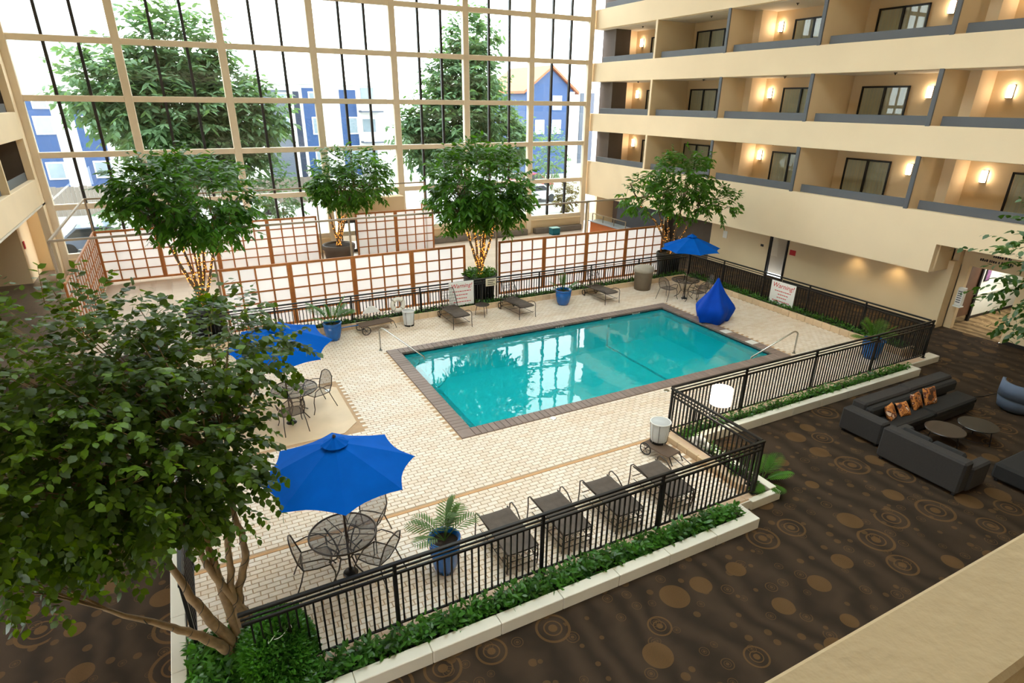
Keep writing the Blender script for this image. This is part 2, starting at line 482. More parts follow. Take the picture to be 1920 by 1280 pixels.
# ------------------------------------------------------------------ right facade with balconies
FX=21.7; BX=24.1
wr=struct('wall_right','beige balcony facade with long solid parapets along the right side','wall')
BANDS=[(1.88,3.81),(5.48,6.43),(8.08,9.04),(10.70,11.65),(13.3,16.5)]
for bi,(z0,z1) in enumerate(BANDS):
    if bi==0:
        pg=[(-3,2.83),(10.95,2.83),(10.95,z0),(GY-.05,z0),(GY-.05,z1),(-3,z1)]; n_=len(pg)
        MB().add([(FX,y,z) for y,z in pg]+[(FX+.22,y,z) for y,z in pg],[tuple(range(n_))[::-1],tuple(range(n_,2*n_))]+[(i,(i+1)%n_,(i+1)%n_+n_,i+n_) for i in range(n_)]).build('parapet',BEIGE,wr)
    else:
        MB().bbox(FX,FX+.22,-3,GY-.05,z0,z1,.012).build('parapet',BEIGE,wr)
COLS=[31.35,26.2,21.56,16.93,12.27,7.6,2.95,-1.7]
LEV=[(3.81,5.48),(6.43,8.08),(9.04,10.70),(11.65,13.3)]
MB().box(BX,BX+.25,-3,GY-.05,2.0,16.5).build('balcony_back_wall',BEIGE2,wr)
for z0,z1 in LEV:
    fz=z0-.76
    MB().box(FX+.22,BX,-3,GY-.05,fz-.2,fz).build('balcony_slab',CEIL,wr)
    for c in range(1,len(COLS)):
        y=COLS[c]
        MB().box(FX+.05,BX,y-.06,y+.06,fz,z1+.05).build('partition',BEIGE2,wr)
        MB().bbox(FX-.005,FX+.06,y-.075,y+.075,z0-.02,z1+.02,.01).build('column_face',BEIGE if c==1 else GREYBLUE,wr)
    for c in range(len(COLS)-1):
        ya,yb=COLS[c+1],COLS[c]
        top=yb-(.55 if c==0 else .28)
        MB().bbox(FX+.22,FX+.27,ya+.08,top,z0-.5,z0+.29,.008).build('rail_board',GREYBLUE,wr)
        if c%2==0 and c>0:
            MB().box(23.19,BX,yb-.42,yb-.06,fz,z1+.05).build('closet_pier',BEIGE,wr)
        if c==0:
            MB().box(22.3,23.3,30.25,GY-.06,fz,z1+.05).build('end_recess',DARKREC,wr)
            MB().box(23.3,BX,30.7,GY-.06,fz,z1+.05).build('closet_pier',BEIGE,wr)
# ground floor wall of that side
GWX=22.7
def wallx(parent,name,m,x0,x1,y0,y1,z0,z1): MB().box(x0,x1,y0,y1,z0,z1).build(name,m,parent)
wallx(wr,'lower_wall',BEIGE2,GWX,GWX+.2,18.28,21.8,FZ,2.2)
wallx(wr,'lower_wall',BEIGE2,GWX,GWX+.2,10.71,17.25,FZ,2.2)
wallx(wr,'lower_wall',BEIGE2,GWX,GWX+.2,17.25,18.28,1.8,2.2)
wallx(wr,'lower_wall',BEIGE2,GWX,GWX+.2,21.8,24.6,1.75,2.2)
wallx(wr,'lower_wall',BEIGE2,GWX+.2,23.3,10.71,10.9,FZ,2.83)
wallx(wr,'lower_wall',BEIGE2,23.15,23.35,10.45,10.71,FZ,2.83)
wallx(wr,'lower_wall',BEIGE2,23.15,23.35,8.88,10.45,2.06,2.83)
wallx(wr,'lower_wall',BEIGE2,23.15,23.35,-3,8.88,FZ,2.83)
wallx(wr,'soffit',CEIL,FX+.22,GWX+1.5,10.95,GY-.05,1.9,1.98)
wallx(wr,'soffit',BEIGE2,FX+.22,23.35,-3,10.95,2.83,2.9)
wallx(wr,'soffit_return',BEIGE2,FX+.22,GWX+.1,10.9,10.96,1.9,2.85)
MB().box(23.12,23.15,-3,8.8,FZ,FZ+.12).build('skirting',THIN,wr)
MB().box(GWX-.03,GWX,10.71,17.2,FZ,FZ+.12).build('skirting',THIN,wr)
MB().box(BX-.2,BX,21,GY-.05,FZ,1.9).build('far_wall',mat('dark_bar_wall',(78,66,58),.7,var=.1),wr)
MB().box(24.3,24.45,10.95,GY+.3,FZ,2.3).build('service_wall',BEIGE2,wr)
MB().box(GWX,24.3,GY+.1,GY+.3,FZ,2.3).build('service_wall',BEIGE2,wr)
MB().box(GWX+.2,24.3,10.95,GY,1.98,2.1).build('service_ceiling',CEIL,wr)
# hallway behind the opening
wh=struct('wall_hall','white hallway walls behind the open door','wall')
HW=mat('hall_white_paint',(232,232,222),.6,var=.02)
MB().box(23.35,31,10.75,10.95,FZ,2.4).build('hall_wall',HW,wh)
MB().box(23.35,31,8.7,8.9,FZ,2.4).build('hall_wall',HW,wh)
MB().box(31,31.2,8.7,10.95,FZ,2.4).build('hall_end_wall',HW,wh)
MB().box(23.35,31.2,8.7,10.95,2.4,2.5).build('hall_ceiling',HW,wh)
MB().bbox(24.9,31,10.71,10.75,.68,.76,.01).build('chair_rail',WHITE,wh)
MB().box(24.9,31,10.735,10.75,FZ,FZ+.1).build('skirting',THIN,wh)
# ------------------------------------------------------------------ left facade
LX=-5.2
wl=struct('wall_left','beige balcony facade along the left side','wall')
for z0,z1 in ((3.03,3.98),(5.5,6.45),(8.08,9.04),(10.7,11.65),(13.3,16.5)):
    MB().bbox(LX-.22,LX,-3,30.72,z0,z1,.012).build('parapet',BEIGE,wl)
for z0,z1 in ((3.98,5.5),(6.45,8.08),(9.04,10.7),(11.65,13.3)):
    MB().box(LX-1.9,LX-.22,-3,31.3,z0-.8,z0-.62).build('balcony_slab',CEIL,wl)
    for y in (30.9,26.2,21.5,16.9,12.2,7.6):
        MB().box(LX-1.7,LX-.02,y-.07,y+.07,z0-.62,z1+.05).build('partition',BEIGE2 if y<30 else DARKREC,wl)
    for y0,y1 in ((26.4,30.5),(21.7,26.0),(17.1,21.3),(12.4,16.7)):
        MB().bbox(LX-.27,LX-.22,y0,y1,z0-.5,z0+.29,.008).build('rail_board',GREYBLUE,wl)
MB().box(LX-1.95,LX-1.7,-3,31.3,2.9,16.5).build('balcony_back_wall',BEIGE2,wl)
MB().box(LX-.25,LX+.0,30.72,GY+.1,FZ,16.5).build('corner_column',BEIGE,wl)
MB().box(-9,-6.35,31.0,33.4,FZ,3.0).build('pier',BEIGE2,wl)
MB().box(-6.35,LX-.25,33.2,33.4,FZ,3.0).build('recess_wall',BEIGE2,wl)
MB().box(-9.5,-9.2,12,33.4,FZ,3.0).build('side_wall',BEIGE2,wl)
MB().box(-9.5,-6.9,20.6,24.6,FZ,3.0).build('pier',BEIGE2,wl)
MB().box(-9.5,LX,-4,33.4,2.95,3.02).build('soffit',CEIL,wl)
MB().box(-6.33,-6.30,31.25,31.42,1.2,1.5).build('fire_call_plate',REDPRINT,wl)
# ------------------------------------------------------------------ camera-side facade
wf=struct('wall_front','beige parapets of the near balcony facade','wall')
for z0,z1 in ((1.88,3.81),(5.48,6.43),(8.3,9.04),(10.7,11.65),(13.3,16.5)):
    if z0==5.48:
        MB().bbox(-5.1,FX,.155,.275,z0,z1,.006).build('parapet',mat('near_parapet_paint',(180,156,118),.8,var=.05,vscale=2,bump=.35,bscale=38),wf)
    else:
        MB().bbox(-5.1,FX,.06,.275,z0,z1,.012).build('parapet',BEIGE,wf)
for z in (3.0,5.6,8.25,10.9): MB().box(-5.1,FX,-2.2,.06,z-.2,z).build('balcony_slab',CEIL,wf)
MB().box(-7,25,-2.4,-2.2,FZ,16.5).build('back_wall',BEIGE2,wf)
# ------------------------------------------------------------------ roof; unseen skylight added and sized to supply the overhead light
cl=struct('ceiling','pale atrium ceiling with an added skylight for overhead light','ceiling')
SK=(1.5,12.0,2.0,15.0)
for x0,x1,y0,y1 in ((-7.2,SK[0],-2.4,GY+.2),(SK[1],24.4,-2.4,GY+.2),(SK[0],SK[1],-2.4,SK[2]),(SK[0],SK[1],SK[3],GY+.2)):
    MB().box(x0,x1,y0,y1,16.5,16.75).build('ceiling_slab',CEIL,cl)
for k in range(1,6):
    x=SK[0]+(SK[1]-SK[0])*k/6; MB().box(x-.07,x+.07,SK[2],SK[3],16.5,16.75).build('added_skylight_bar',FRAME,cl)
for k in range(1,6):
    y=SK[2]+(SK[3]-SK[2])*k/6; MB().box(SK[0],SK[1],y-.05,y+.05,16.55,16.7).build('added_skylight_bar',FRAME,cl)
MB().box(SK[0],SK[1],SK[2],SK[3],16.76,16.78).build('pane',PANEG,cl)
# ================================================================== DECK
PX0,PX1,PY0,PY1=4.55,15.45,10.91,16.74          # outside of coping
IX0,IX1,IY0,IY1=4.90,15.10,11.27,16.40          # water edge
def paver_mat():
    m,nt,ns,ln,b=new_mat('cream_paver')
    b.inputs['Roughness'].default_value=.42; b.inputs['Specular IOR Level'].default_value=.4
    g=N(nt,'NewGeometry'); oi=N(nt,'ObjectInfo'); 
    ad=N(nt,'Math',operation='ADD'); ln.new(g.outputs['Random Per Island'],ad.inputs[0]); ln.new(oi.outputs['Random'],ad.inputs[1])
    fr=N(nt,'Math',operation='FRACT'); ln.new(ad.outputs[0],fr.inputs[0])
    cr=N(nt,'ValToRGB'); e=cr.color_ramp.elements
    e[0].color=(*lin((225,206,184)),1); e[1].color=(*lin((237,223,207)),1); n=e.new(.5); n.color=(*lin((232,216,197)),1)
    ln.new(fr.outputs[0],cr.inputs[0])
    # faded tan stain streaks along the rows
    mp=N(nt,'Mapping'); mp.inputs['Scale'].default_value=(.12,1.1,1); ln.new(g.outputs['Position'],mp.inputs[0])
    no=N(nt,'TexNoise'); no.inputs['Scale'].default_value=1.0; no.inputs['Detail'].default_value=5; ln.new(mp.outputs[0],no.inputs['Vector'])
    mr=N(nt,'MapRange'); mr.inputs[1].default_value=.52; mr.inputs[2].default_value=.72; mr.inputs[4].default_value=.4; ln.new(no.outputs['Fac'],mr.inputs[0])
    mx=N(nt,'Mix',data_type='RGBA'); mx.inputs[7].default_value=(*lin((214,176,132)),1)
    ln.new(mr.outputs[0],mx.inputs[0]); ln.new(cr.outputs[0],mx.inputs[6]); ln.new(mx.outputs[2],b.inputs['Base Color'])
    return m
PAVER=paver_mat()
GROUT=mat('tan_grout',(190,156,120),.8,var=.1,vscale=5)
PAD=mat('smooth_tan_concrete',(218,190,152),.5,var=.1,vscale=1.5)
deck=struct('floor','cream brick paved pool deck','floor')
cells([-1.1,IX0-.1,IX1+.1,18.5],[9.02,IY0-.1,IY1+.1,19.05],{(1,1)},-.012,'grout_bed',GROUT,deck)
cells([-1.1,8.86],[6.3,9.02],set(),-.012,'grout_bed',GROUT,deck)
MB().box(-1.1,8.86,6.28,6.3,FZ,-.012).box(8.86,18.5,8.94,8.96,FZ,-.012).build('deck_edge',CURB,deck)
OCT=[(-1.1,12.35),(2.25,12.35),(2.62,12.75),(2.62,14.85),(2.25,15.2),(-1.1,15.2)]
MB().prism(OCT,-.012,.004).build('concrete_pad',PAD,deck)
def in_deck(x,y):
    if PX0-.02<x<PX1+.02 and PY0-.02<y<PY1+.02: return False
    if x<2.66 and 12.3<y<15.25: return False
    if x>8.62 and y<9.1: return False
    if 8.915<y<8.985: return False
    return True
pv=[]
PW,PH=.205,.104
j=0; y=6.53
while y<19.02:
    off=(j%2)*PW/2
    x=-1.1+off
    while x<18.45:
        if in_deck(x+PW/2,y+PH/2) and in_deck(x+.02,y+PH/2) and in_deck(x+PW-.02,y+PH/2): pv.append((x,y))
        x+=PW
    y+=PH; j+=1
pm=MB().add([(0,0,-.012),(PW-.012,0,-.012),(PW-.012,PH-.012,-.012),(0,PH-.012,-.012),(.004,.004,0),(PW-.016,.004,0),(PW-.016,PH-.016,0),(.004,PH-.016,0)],
            [(4,5,6,7),(0,1,5,4),(1,2,6,5),(2,3,7,6),(3,0,4,7)])
pme=pm.mesh('paver',PAVER)
# the 300 that show largest: nearest to the eye and in the open
near=sorted(range(len(pv)),key=lambda k:(pv[k][0]-1.2)**2+(pv[k][1]-5.0)**2 if .3<pv[k][0]<9 else 1e6)[:300]
ns_=set(near)
for k in near: link('paver',pme,deck,(pv[k][0],pv[k][1],0))
V=[];F=[]
for k,(x,y) in enumerate(pv):
    if k in ns_: continue
    n=len(V); V+=[(a+x,b+y,c) for a,b,c in pm.v]; F+=[tuple(i+n for i in q) for q in pm.f]
rest=MB(); rest.v=V; rest.f=F
tag(rest.build('more_pavers',PAVER,deck),kind='stuff')
MB().box(-1.1,8.62,8.925,8.975,-.012,-.002).build('seam_strip',mat('rust_tan_joint',(206,158,108),.7,var=.12,vscale=3),deck)
# tile strip under the near fences
for k in range(48):
    x=-1.1+k*.205
    MB().bbox(x,x+.197,6.33,6.52,-.03,.004,.006).build('edge_tile',TILESTRIP,deck)
for k in range(49):
    x=9.05+k*.205-.2
    MB().bbox(x,x+.197,8.9,9.1,-.03,.004,.006).build('edge_tile',TILESTRIP,deck)
for i,(x,y) in enumerate(((2.38,14.75),(10.4,10.75),(6.9,10.8))):
    MB().lathe([(.0,.012),(.07,.012),(.08,.004),(.08,0)],(x,y,0),14).build('drain_cap',STEEL,deck)

# ================================================================== POOL
pool=empty('swimming_pool',(0,0,0),0,'rectangular turquoise swimming pool with brown stone coping','pool')
def water_mat():
    m,nt,ns,ln,b=new_mat('pool_water'); ns.remove(b)
    tr=N(nt,'BsdfTransparent'); tr.inputs[0].default_value=(.72,.98,.98,1)
    gl=N(nt,'BsdfGlossy'); gl.inputs['Roughness'].default_value=.01
    fr=N(nt,'Fresnel'); fr.inputs[0].default_value=1.40
    tc=N(nt,'TexCoord'); no=N(nt,'TexNoise'); no.inputs['Scale'].default_value=2.2; no.inputs['Detail'].default_value=2
    ln.new(tc.outputs['Object'],no.inputs['Vector'])
    bp=N(nt,'Bump'); bp.inputs['Strength'].default_value=.05; bp.inputs['Distance'].default_value=.05
    ln.new(no.outputs['Fac'],bp.inputs['Height']); ln.new(bp.outputs[0],gl.inputs['Normal']); ln.new(bp.outputs[0],fr.inputs['Normal'])
    df=N(nt,'BsdfDiffuse'); df.inputs[0].default_value=(*lin((16,204,214)),1)      # slightly cloudy water scatters light
    m0=N(nt,'MixShader'); m0.inputs[0].default_value=.4; ln.new(tr.outputs[0],m0.inputs[1]); ln.new(df.outputs[0],m0.inputs[2])
    mx=N(nt,'MixShader'); ln.new(fr.outputs[0],mx.inputs[0]); ln.new(m0.outputs[0],mx.inputs[1]); ln.new(gl.outputs[0],mx.inputs[2])
    ln.new(mx.outputs[0],ns['Material Output'].inputs[0]); return m
BASIN=mat('turquoise_plaster',(70,214,214),.6,var=.05,vscale=.8)
DARKT=mat('navy_waterline_tile',(44,42,52),.25,var=.25,vscale=14)
COPE=mat('brown_coping_stone',(134,114,104),.55,var=.12,vscale=7,per_obj=.12)
PD=-1.15
b=MB()
b.add([(IX0,IY0,PD),(IX1,IY0,PD),(IX1,IY1,PD),(IX0,IY1,PD)],[(0,1,2,3)])
for p,q in (((IX0,IY0),(IX1,IY0)),((IX1,IY0),(IX1,IY1)),((IX1,IY1),(IX0,IY1)),((IX0,IY1),(IX0,IY0))):
    b.add([(*p,PD),(*q,PD),(*q,-.02),(*p,-.02)],[(0,3,2,1)])
b.build('basin',BASIN,pool)
t=.012
MB().box(IX0,IX1,IY1-t,IY1,-.26,-.03).box(IX0,IX1,IY0,IY0+t,-.26,-.03).box(IX0,IX0+t,IY0+t,IY1-t,-.26,-.03).box(IX1-t,IX1,IY0+t,IY1-t,-.26,-.03).build('waterline_band',DARKT,pool)
MB().box(12.6,12.7,IY0+.02,IY1-.02,PD,PD+.01).box(12.6,12.7,IY1-.02,IY1-.013,PD,-.26).build('depth_line',mat('navy_tile_line',(10,24,40),.4),pool)
# a broad shelf of shallow floor at the right end and a long bench, seen pale through the water
SHAL=mat('pale_turquoise_plaster',(120,218,212),.6,var=.05)
MB().prism([(IX1,IY0)]+[(IX1-2.6*math.cos(a)*1.0,IY0+2.2*math.sin(a)) for a in [i*math.pi/2/14 for i in range(15)]],PD,PD+.22).build('shallow_step',SHAL,pool)
cop=[]
n=66
cw=(PX1-PX0-.7)/n
cm=MB().bbox(0,cw-.006,0,.37,-.06,.012,.01).mesh('coping_stone',COPE)
for k in range(n):
    link('coping_stone',cm,pool,(PX0+.35+k*cw,PY0,0)); link('coping_stone',cm,pool,(PX0+.35+k*cw,PY1-.37,0))
n2=32; ch=(PY1-PY0-.74)/n2
cm2=MB().bbox(0,.37,0,ch-.006,-.06,.012,.01).mesh('coping_stone',COPE)
for k in range(n2):
    link('coping_stone',cm2,pool,(PX0-.0,PY0+.37+k*ch,0)); link('coping_stone',cm2,pool,(PX1-.37,PY0+.37+k*ch,0))
cc=MB().bbox(0,.345,0,.37,-.06,.014,.012).mesh('corner_stone',COPE)
for x,y in ((PX0,PY0),(PX1-.345,PY0),(PX0,PY1-.37),(PX1-.345,PY1-.37)): link('corner_stone',cc,pool,(x,y,0))
def arcsteps(cx,cy,sx,sy):
    for i,r in enumerate((.55,.95,1.35)):
        z=-.32-.26*i
        MB().prism([(cx,cy)]+[(cx+sx*r*math.cos(a),cy+sy*r*math.sin(a)) for a in [k*math.pi/2/12 for k in range(13)]][::(1 if sx*sy>0 else -1)],PD,z).build('corner_step',SHAL,pool)
        MB().tube([(cx+sx*r*math.cos(a),cy+sy*r*math.sin(a),z+.005) for a in [k*math.pi/2/12 for k in range(13)]],.022,6).build('step_edge',DARKT,pool)
arcsteps(IX0,IY1,1,-1); arcsteps(IX1,IY0,-1,1)
wt=MB().add([(IX0,IY0,-.1),(IX1,IY0,-.1),(IX1,IY1,-.1),(IX0,IY1,-.1)],[(0,1,2,3)]).build('water',water_mat(),pool)
MARK=mat('white_depth_tile',(225,222,215),.4,var=.05)
for x in (6.6,8.0,10.4,12.4,13.7):
    m_=MB().box(x,x+.34,IY1-.02,IY1-.012,-.09,-.03).build('depth_marker',MARK,pool)
    for q in range(3): MB().box(x+.05+.09*q,x+.09+.09*q,IY1-.022,IY1-.02,-.08,-.04).build('marker_print',BLACKP,m_)
for y in (13.2,12.1): MB().box(PX1-.36,PX1-.05,y,y+.3,.012,.016).build('depth_marker',MARK,pool)
# grab rails
def rail(loc,dirx,diry,label):
    r=empty('pool_handrail',loc,0,label,'handrail','steel pool handrails')
    L=1.45; d=Vector((dirx,diry,0)).normalized()
    pts=[(0,0,0),(0,0,.3),(0,0,.6)]
    for i in range(1,6):
        a=i/5*R(118); pts.append(tuple(d*(.12-.12*math.cos(a))+Vector((0,0,.6+.12*math.sin(a)))))
    e=Vector(pts[-1]); q=d*L+Vector((0,0,-.02))
    pts+= [tuple(e.lerp(q,.5)),tuple(q),tuple(d*(L+.05)+Vector((0,0,-.5)))]
    MB().tube(pts,.024,8).build('rail_tube',STEEL,r,True)
    MB().lathe([(.0,.02),(.05,.02),(.06,0)],(0,0,.0),12).build('base_flange',STEEL,r)
rail((4.42,16.86,0),1,-1.0,'curved steel handrail at the left far corner of the pool')
rail((15.70,11.02,.0),-1,.28,'curved steel handrail at the right near corner of the pool')

# ================================================================== PLANTERS AND LOW WALLS
def leaves_bed(name,parent,x0,x1,y0,y1,z,n,size,h,m=LEAF_G):
    P=np.stack([rng.uniform(x0,x1,n),rng.uniform(y0,y1,n),z+rng.random(n)**1.3*h],1)
    D=rng.normal(size=(n,3))*np.array([1,1,.4])+np.array([0,0,.35]); U=rng.normal(size=(n,3))*.5+np.array([0,0,1])
    return tag(link(name,leaf_mesh(name,P,D,U,size*(.6+.8*rng.random(n)),m,narrow=.6),parent),kind='stuff')
def curb_run(parent,x0,x1,y0,y1,z1,step=1.05,axis=0):
    L=(x1-x0) if axis==0 else (y1-y0); n=max(1,round(L/step))
    for k in range(n):
        a=(x0 if axis==0 else y0)+L*k/n; b_=a+L/n-.006
        if axis==0: MB().bbox(a,b_,y0,y1,FZ,z1,.008).build('curb_stone',CURB,parent)
        else: MB().bbox(x0,x1,a,b_,FZ,z1,.008).build('curb_stone',CURB,parent)
pl=empty('planter',(0,0,0),0,'long white curbed planter of leafy groundcover along the near fence','planter')
curb_run(pl,-1.31,8.3,5.78,5.98,.03); curb_run(pl,8.1,8.3,5.98,6.32,.03,axis=1)
MB().box(-1.1,8.1,5.98,6.32,FZ,-.06).build('soil',SOIL,pl)
leaves_bed('groundcover',pl,.1,8.05,6.0,6.30,-.05,4600,.11,.24)
pl2=empty('planter',(0,0,0),0,'white curbed planter of low plants beside the dark sofas','planter')
curb_run(pl2,9.32,18.0,8.5,8.68,.03); curb_run(pl2,17.82,18.0,8.68,8.9,.03,axis=1)
MB().box(9.3,17.82,8.68,8.9,FZ,-.06).build('soil',SOIL,pl2)
leaves_bed('groundcover',pl2,9.1,17.75,8.66,8.9,-.05,3600,.08,.24)
pl3=empty('planter',(0,0,0),0,'short planter with ferns along the stepped-in fence corner','planter')
curb_run(pl3,9.22,9.4,6.35,8.5,.03,axis=1); curb_run(pl3,8.6,9.4,6.22,6.35,.0)
MB().box(8.92,9.22,6.35,8.9,FZ,-.06).build('soil',SOIL,pl3)
leaves_bed('groundcover',pl3,8.93,9.22,6.6,8.7,-.05,650,.09,.3)
blk=empty('corner_curb',(0,0,0),0,'white curb block under the outer fence corner near the hallway','curb')
MB().bbox(17.9,19.6,8.86,9.2,FZ,.0,.012).build('curb_stone',CURB,blk)
pc=empty('planter',(0,0,0),0,'white corner planter filled with dense green shrubbery around the big tree','planter')
curb_run(pc,-1.31,-1.12,5.98,12.3,.03,axis=1)
MB().box(-1.1,.3,6.0,7.4,FZ,.02).build('soil',SOIL,pc)
# rounded mass of shrub
nn=6000
th=rng.random(nn)*2*np.pi; rr=np.sqrt(rng.random(nn))
X=.0+rr*np.cos(th)*.46; Y=6.58+rr*np.sin(th)*.66; Zs=.06+np.sqrt(np.clip(1-rr**2,0,1))*.6*(.85+.2*rng.random(nn))
nr=np.stack([rr*np.cos(th),rr*np.sin(th),.6+0*rr],1)+rng.normal(size=(nn,3))*.5
tag(link('shrub_leaves',leaf_mesh('shrub_leaves',np.stack([X,Y,Zs],1),nr+np.array([0,0,-.1]),rng.normal(size=(nn,3))*.6+np.array([0,0,1]),.11*(.6+.7*rng.random(nn)),LEAF_G,narrow=.62),pc),kind='stuff')
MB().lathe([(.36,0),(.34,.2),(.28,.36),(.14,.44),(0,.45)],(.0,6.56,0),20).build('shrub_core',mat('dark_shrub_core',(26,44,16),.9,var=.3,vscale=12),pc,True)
leaves_bed('low_leaves',pc,-1.08,.4,6.0,7.45,.0,3800,.11,.2)
# loose white cable on the shrub
pts=[(.05+.16*math.cos(a*1.7)*(1-.05*a),6.45+.12*math.sin(a*2.3), .67+.02*math.sin(a*3)) for a in np.linspace(0,5,40)]
tag(MB().tube(pts,.006,5).build('white_cable',WHITE,None,True),'loose white cable lying on the corner shrub','cable')
# low tiled walls at the back and the right of the deck, planted on top
LW=mat('tan_wall_tile',(216,188,152),.5,var=.06,vscale=4,per_obj=.05)
lw=empty('low_wall',(0,0,0),0,'low tan tiled wall with grass on top along the back of the deck','wall')
for k in range(58):
    x=-.6+k*.335; MB().bbox(x,x+.328,19.05,19.12,-.01,.2,.006).build('wall_tile',LW,lw)
MB().box(-.6,18.9,19.12,19.55,FZ,.17).build('soil',SOIL,lw)
leaves_bed('grass',lw,-.5,18.8,19.1,19.5,.15,5200,.09,.12)
lw2=empty('low_wall',(0,0,0),0,'low tan tiled wall with grass on top along the right of the deck','wall')
for k in range(28):
    y=9.5+k*.335; MB().bbox(18.5,18.57,y,y+.328,-.01,.2,.006).build('wall_tile',LW,lw2)
MB().box(18.57,19.15,9.5,19.0,FZ,.17).build('soil',SOIL,lw2)
MB().bbox(18.5,19.15,9.42,9.5,FZ,.2,.006).build('wall_tile',LW,lw2)
leaves_bed('grass',lw2,18.58,19.1,9.6,19.0,.15,3600,.09,.12)
lw3=empty('low_wall',(0,0,0),0,'short low tiled kerb under the side fence behind the trolley','wall')
for k in range(8): MB().bbox(8.66,8.74,6.62+k*.3,6.62+k*.3+.293,-.01,.12,.006).build('wall_tile',LW,lw3)
MB().box(8.74,8.92,6.55,8.95,FZ,.11).build('wall_top',TILESTRIP,lw3)
# ================================================================== FENCES
def fence(label,p,q,z0,z1,posts,sp=.108):
    p=Vector((*p,0));q=Vector((*q,0));L=(q-p).length;a=math.atan2(q.y-p.y,q.x-p.x)
    f=empty('pool_fence',(p.x,p.y,0),a,label,'fence','black metal railings round the pool')
    MB().bbox(-.02,L+.02,-.03,.03,z1-.045,z1,.008).build('top_rail',BLACKM,f)
    MB().box(0,L,-.012,.012,z1-.125,z1-.1).build('middle_rail',BLACKM,f)
    MB().bbox(0,L,-.02,.02,z1-.215,z1-.175,.006).build('lower_rail',BLACKM,f)
    MB().bbox(0,L,-.018,.018,z0+.07,z0+.105,.006).build('bottom_rail',BLACKM,f)
    bm_=MB().box(-.012,.012,-.012,.012,z0+.1,z1-.2).mesh('baluster',BLACKM)
    pm_=MB().bbox(-.025,.025,-.025,.025,z0,z1-.02,.006); pm_.bbox(-.06,.06,-.05,.05,z0,z0+.015,.003)
    pme_=pm_.mesh('post',BLACKM)
    n=int(L/sp)
    for k in range(1,n):
        link('baluster',bm_,f,(k*L/n,0,0))
    for s in posts: link('post',pme_,f,(s,0,0))
    return f
fence('long black metal railing across the front of the deck',(-.35,6.42),(8.84,6.42),0,1.2,(1.97,4.35,6.75,9.17))
fence('short black railing turning back beside the floor lamp',(8.84,6.48),(8.84,8.97),0.1,1.2,(.1,2.46))
fence('black metal railing between the pool and the dark sofas',(8.9,9.02),(19.0,9.02),0,1.2,(2.35,4.9,7.47,10.08))
fence('black metal railing along the right of the deck by the tan wall',(18.95,9.1),(18.9,19.2),.1,1.2,(2.0,4.1,6.05,8.1,10.05))
fence('black metal railing along the back in front of the paper screens',(-.6,19.27),(18.85,19.27),.1,1.1,(.03,2.4,4.8,7.2,9.6,12,14.4,16.8))
fence('black railing along the left edge of the deck behind the big tree',(-.98,7.3),(-.98,12.6),0,1.2,(.03,1.8,3.6,5.28),sp=.16)
# ================================================================== BALCONY DOORS AND LAMPS
CURT=mat('vertical_blind',(206,194,172),.8,var=.06,per_obj=.08)
LEVN={3.81:'lowest',6.43:'middle',9.04:'upper'}
BAYN={0:'beside the glass wall',1:'in the second bay from the glass',2:'in the third bay from the glass',3:'in the fourth bay from the glass',4:'in the bay nearest the right edge'}
def balcony_door(idx,ya,yb,z0,lev,bay):
    d=struct('door_%d'%idx,'dark framed sliding glass door on the %s balcony %s'%(LEVN[z0],BAYN[bay]),'door')
    f=z0-.76; t=z0+1.26; x=BX-.1; ym=(ya+yb)/2; fr=MB()
    for y0,y1,za,zb in ((ya,ya+.06,f,t),(yb-.06,yb,f,t),(ya,yb,t-.06,t),(ya,yb,f,f+.06),(ym-.04,ym+.04,f,t)): fr.bbox(x,x+.06,y0,y1,za,zb,.006)
    fr.build('frame',BLACKM,d)
    MB().box(x+.025,x+.033,ya+.06,ym-.04,f+.06,t-.06).build('pane',PANEG,d)
    MB().box(x+.028,x+.036,ym+.04,yb-.06,f+.06,t-.06).build('pane',PANEG,d)
    n=13; w=(yb-ya-.14)/n
    for k in range(n):
        y=ya+.07+k*w
        MB().add([(BX-.03,y,f+.05),(BX-.015,y+w*.95,f+.05),(BX-.015,y+w*.95,t-.05),(BX-.03,y,t-.05)],[(0,1,2,3)]).build('blind_slat',CURT,d)
def sconce(y,z,lev,bay):
    s=empty('wall_sconce',(BX,y,z),0,'lit wall sconce on the %s balcony %s'%(LEVN[lev],BAYN[bay]),'lamp','balcony wall sconces')
    MB().bbox(-.03,0,-.09,.09,-.2,.2,.008).build('back_plate',BRONZE,s)
    MB().bbox(-.13,-.03,-.08,.08,-.19,.19,.015).build('lamp_shade',SCONCE,s)
    MB().box(-.135,-.02,-.085,.085,-.205,-.19).build('shade_trim',BRONZE,s)
idx=2
for z0,z1 in LEV[:3]:
    for bay,(ya,yb,sy) in {0:(27.5,29.33,30.15),1:(23.98,25.85,None),2:(18.2,20.08,20.78),3:(14.53,16.4,13.8),4:(8.6,10.47,11.28)}.items():
        balcony_door(idx,ya,yb,z0,z0,bay); idx+=1
        if sy: sconce(sy,z0+1.04,z0,bay)
        s=empty('sprinkler_head',(22.75,(COLS[bay]+COLS[bay+1])/2-.2,z1),0,'small bronze ceiling sprinkler on the %s balcony %s'%(LEVN[z0],BAYN[bay]),'sprinkler','balcony sprinklers')
        MB().lathe([(.0,0),(.06,0),(.06,-.02),(.025,-.04),(.02,-.08),(0,-.085)],n=10).build('head',BRONZE,s,True)
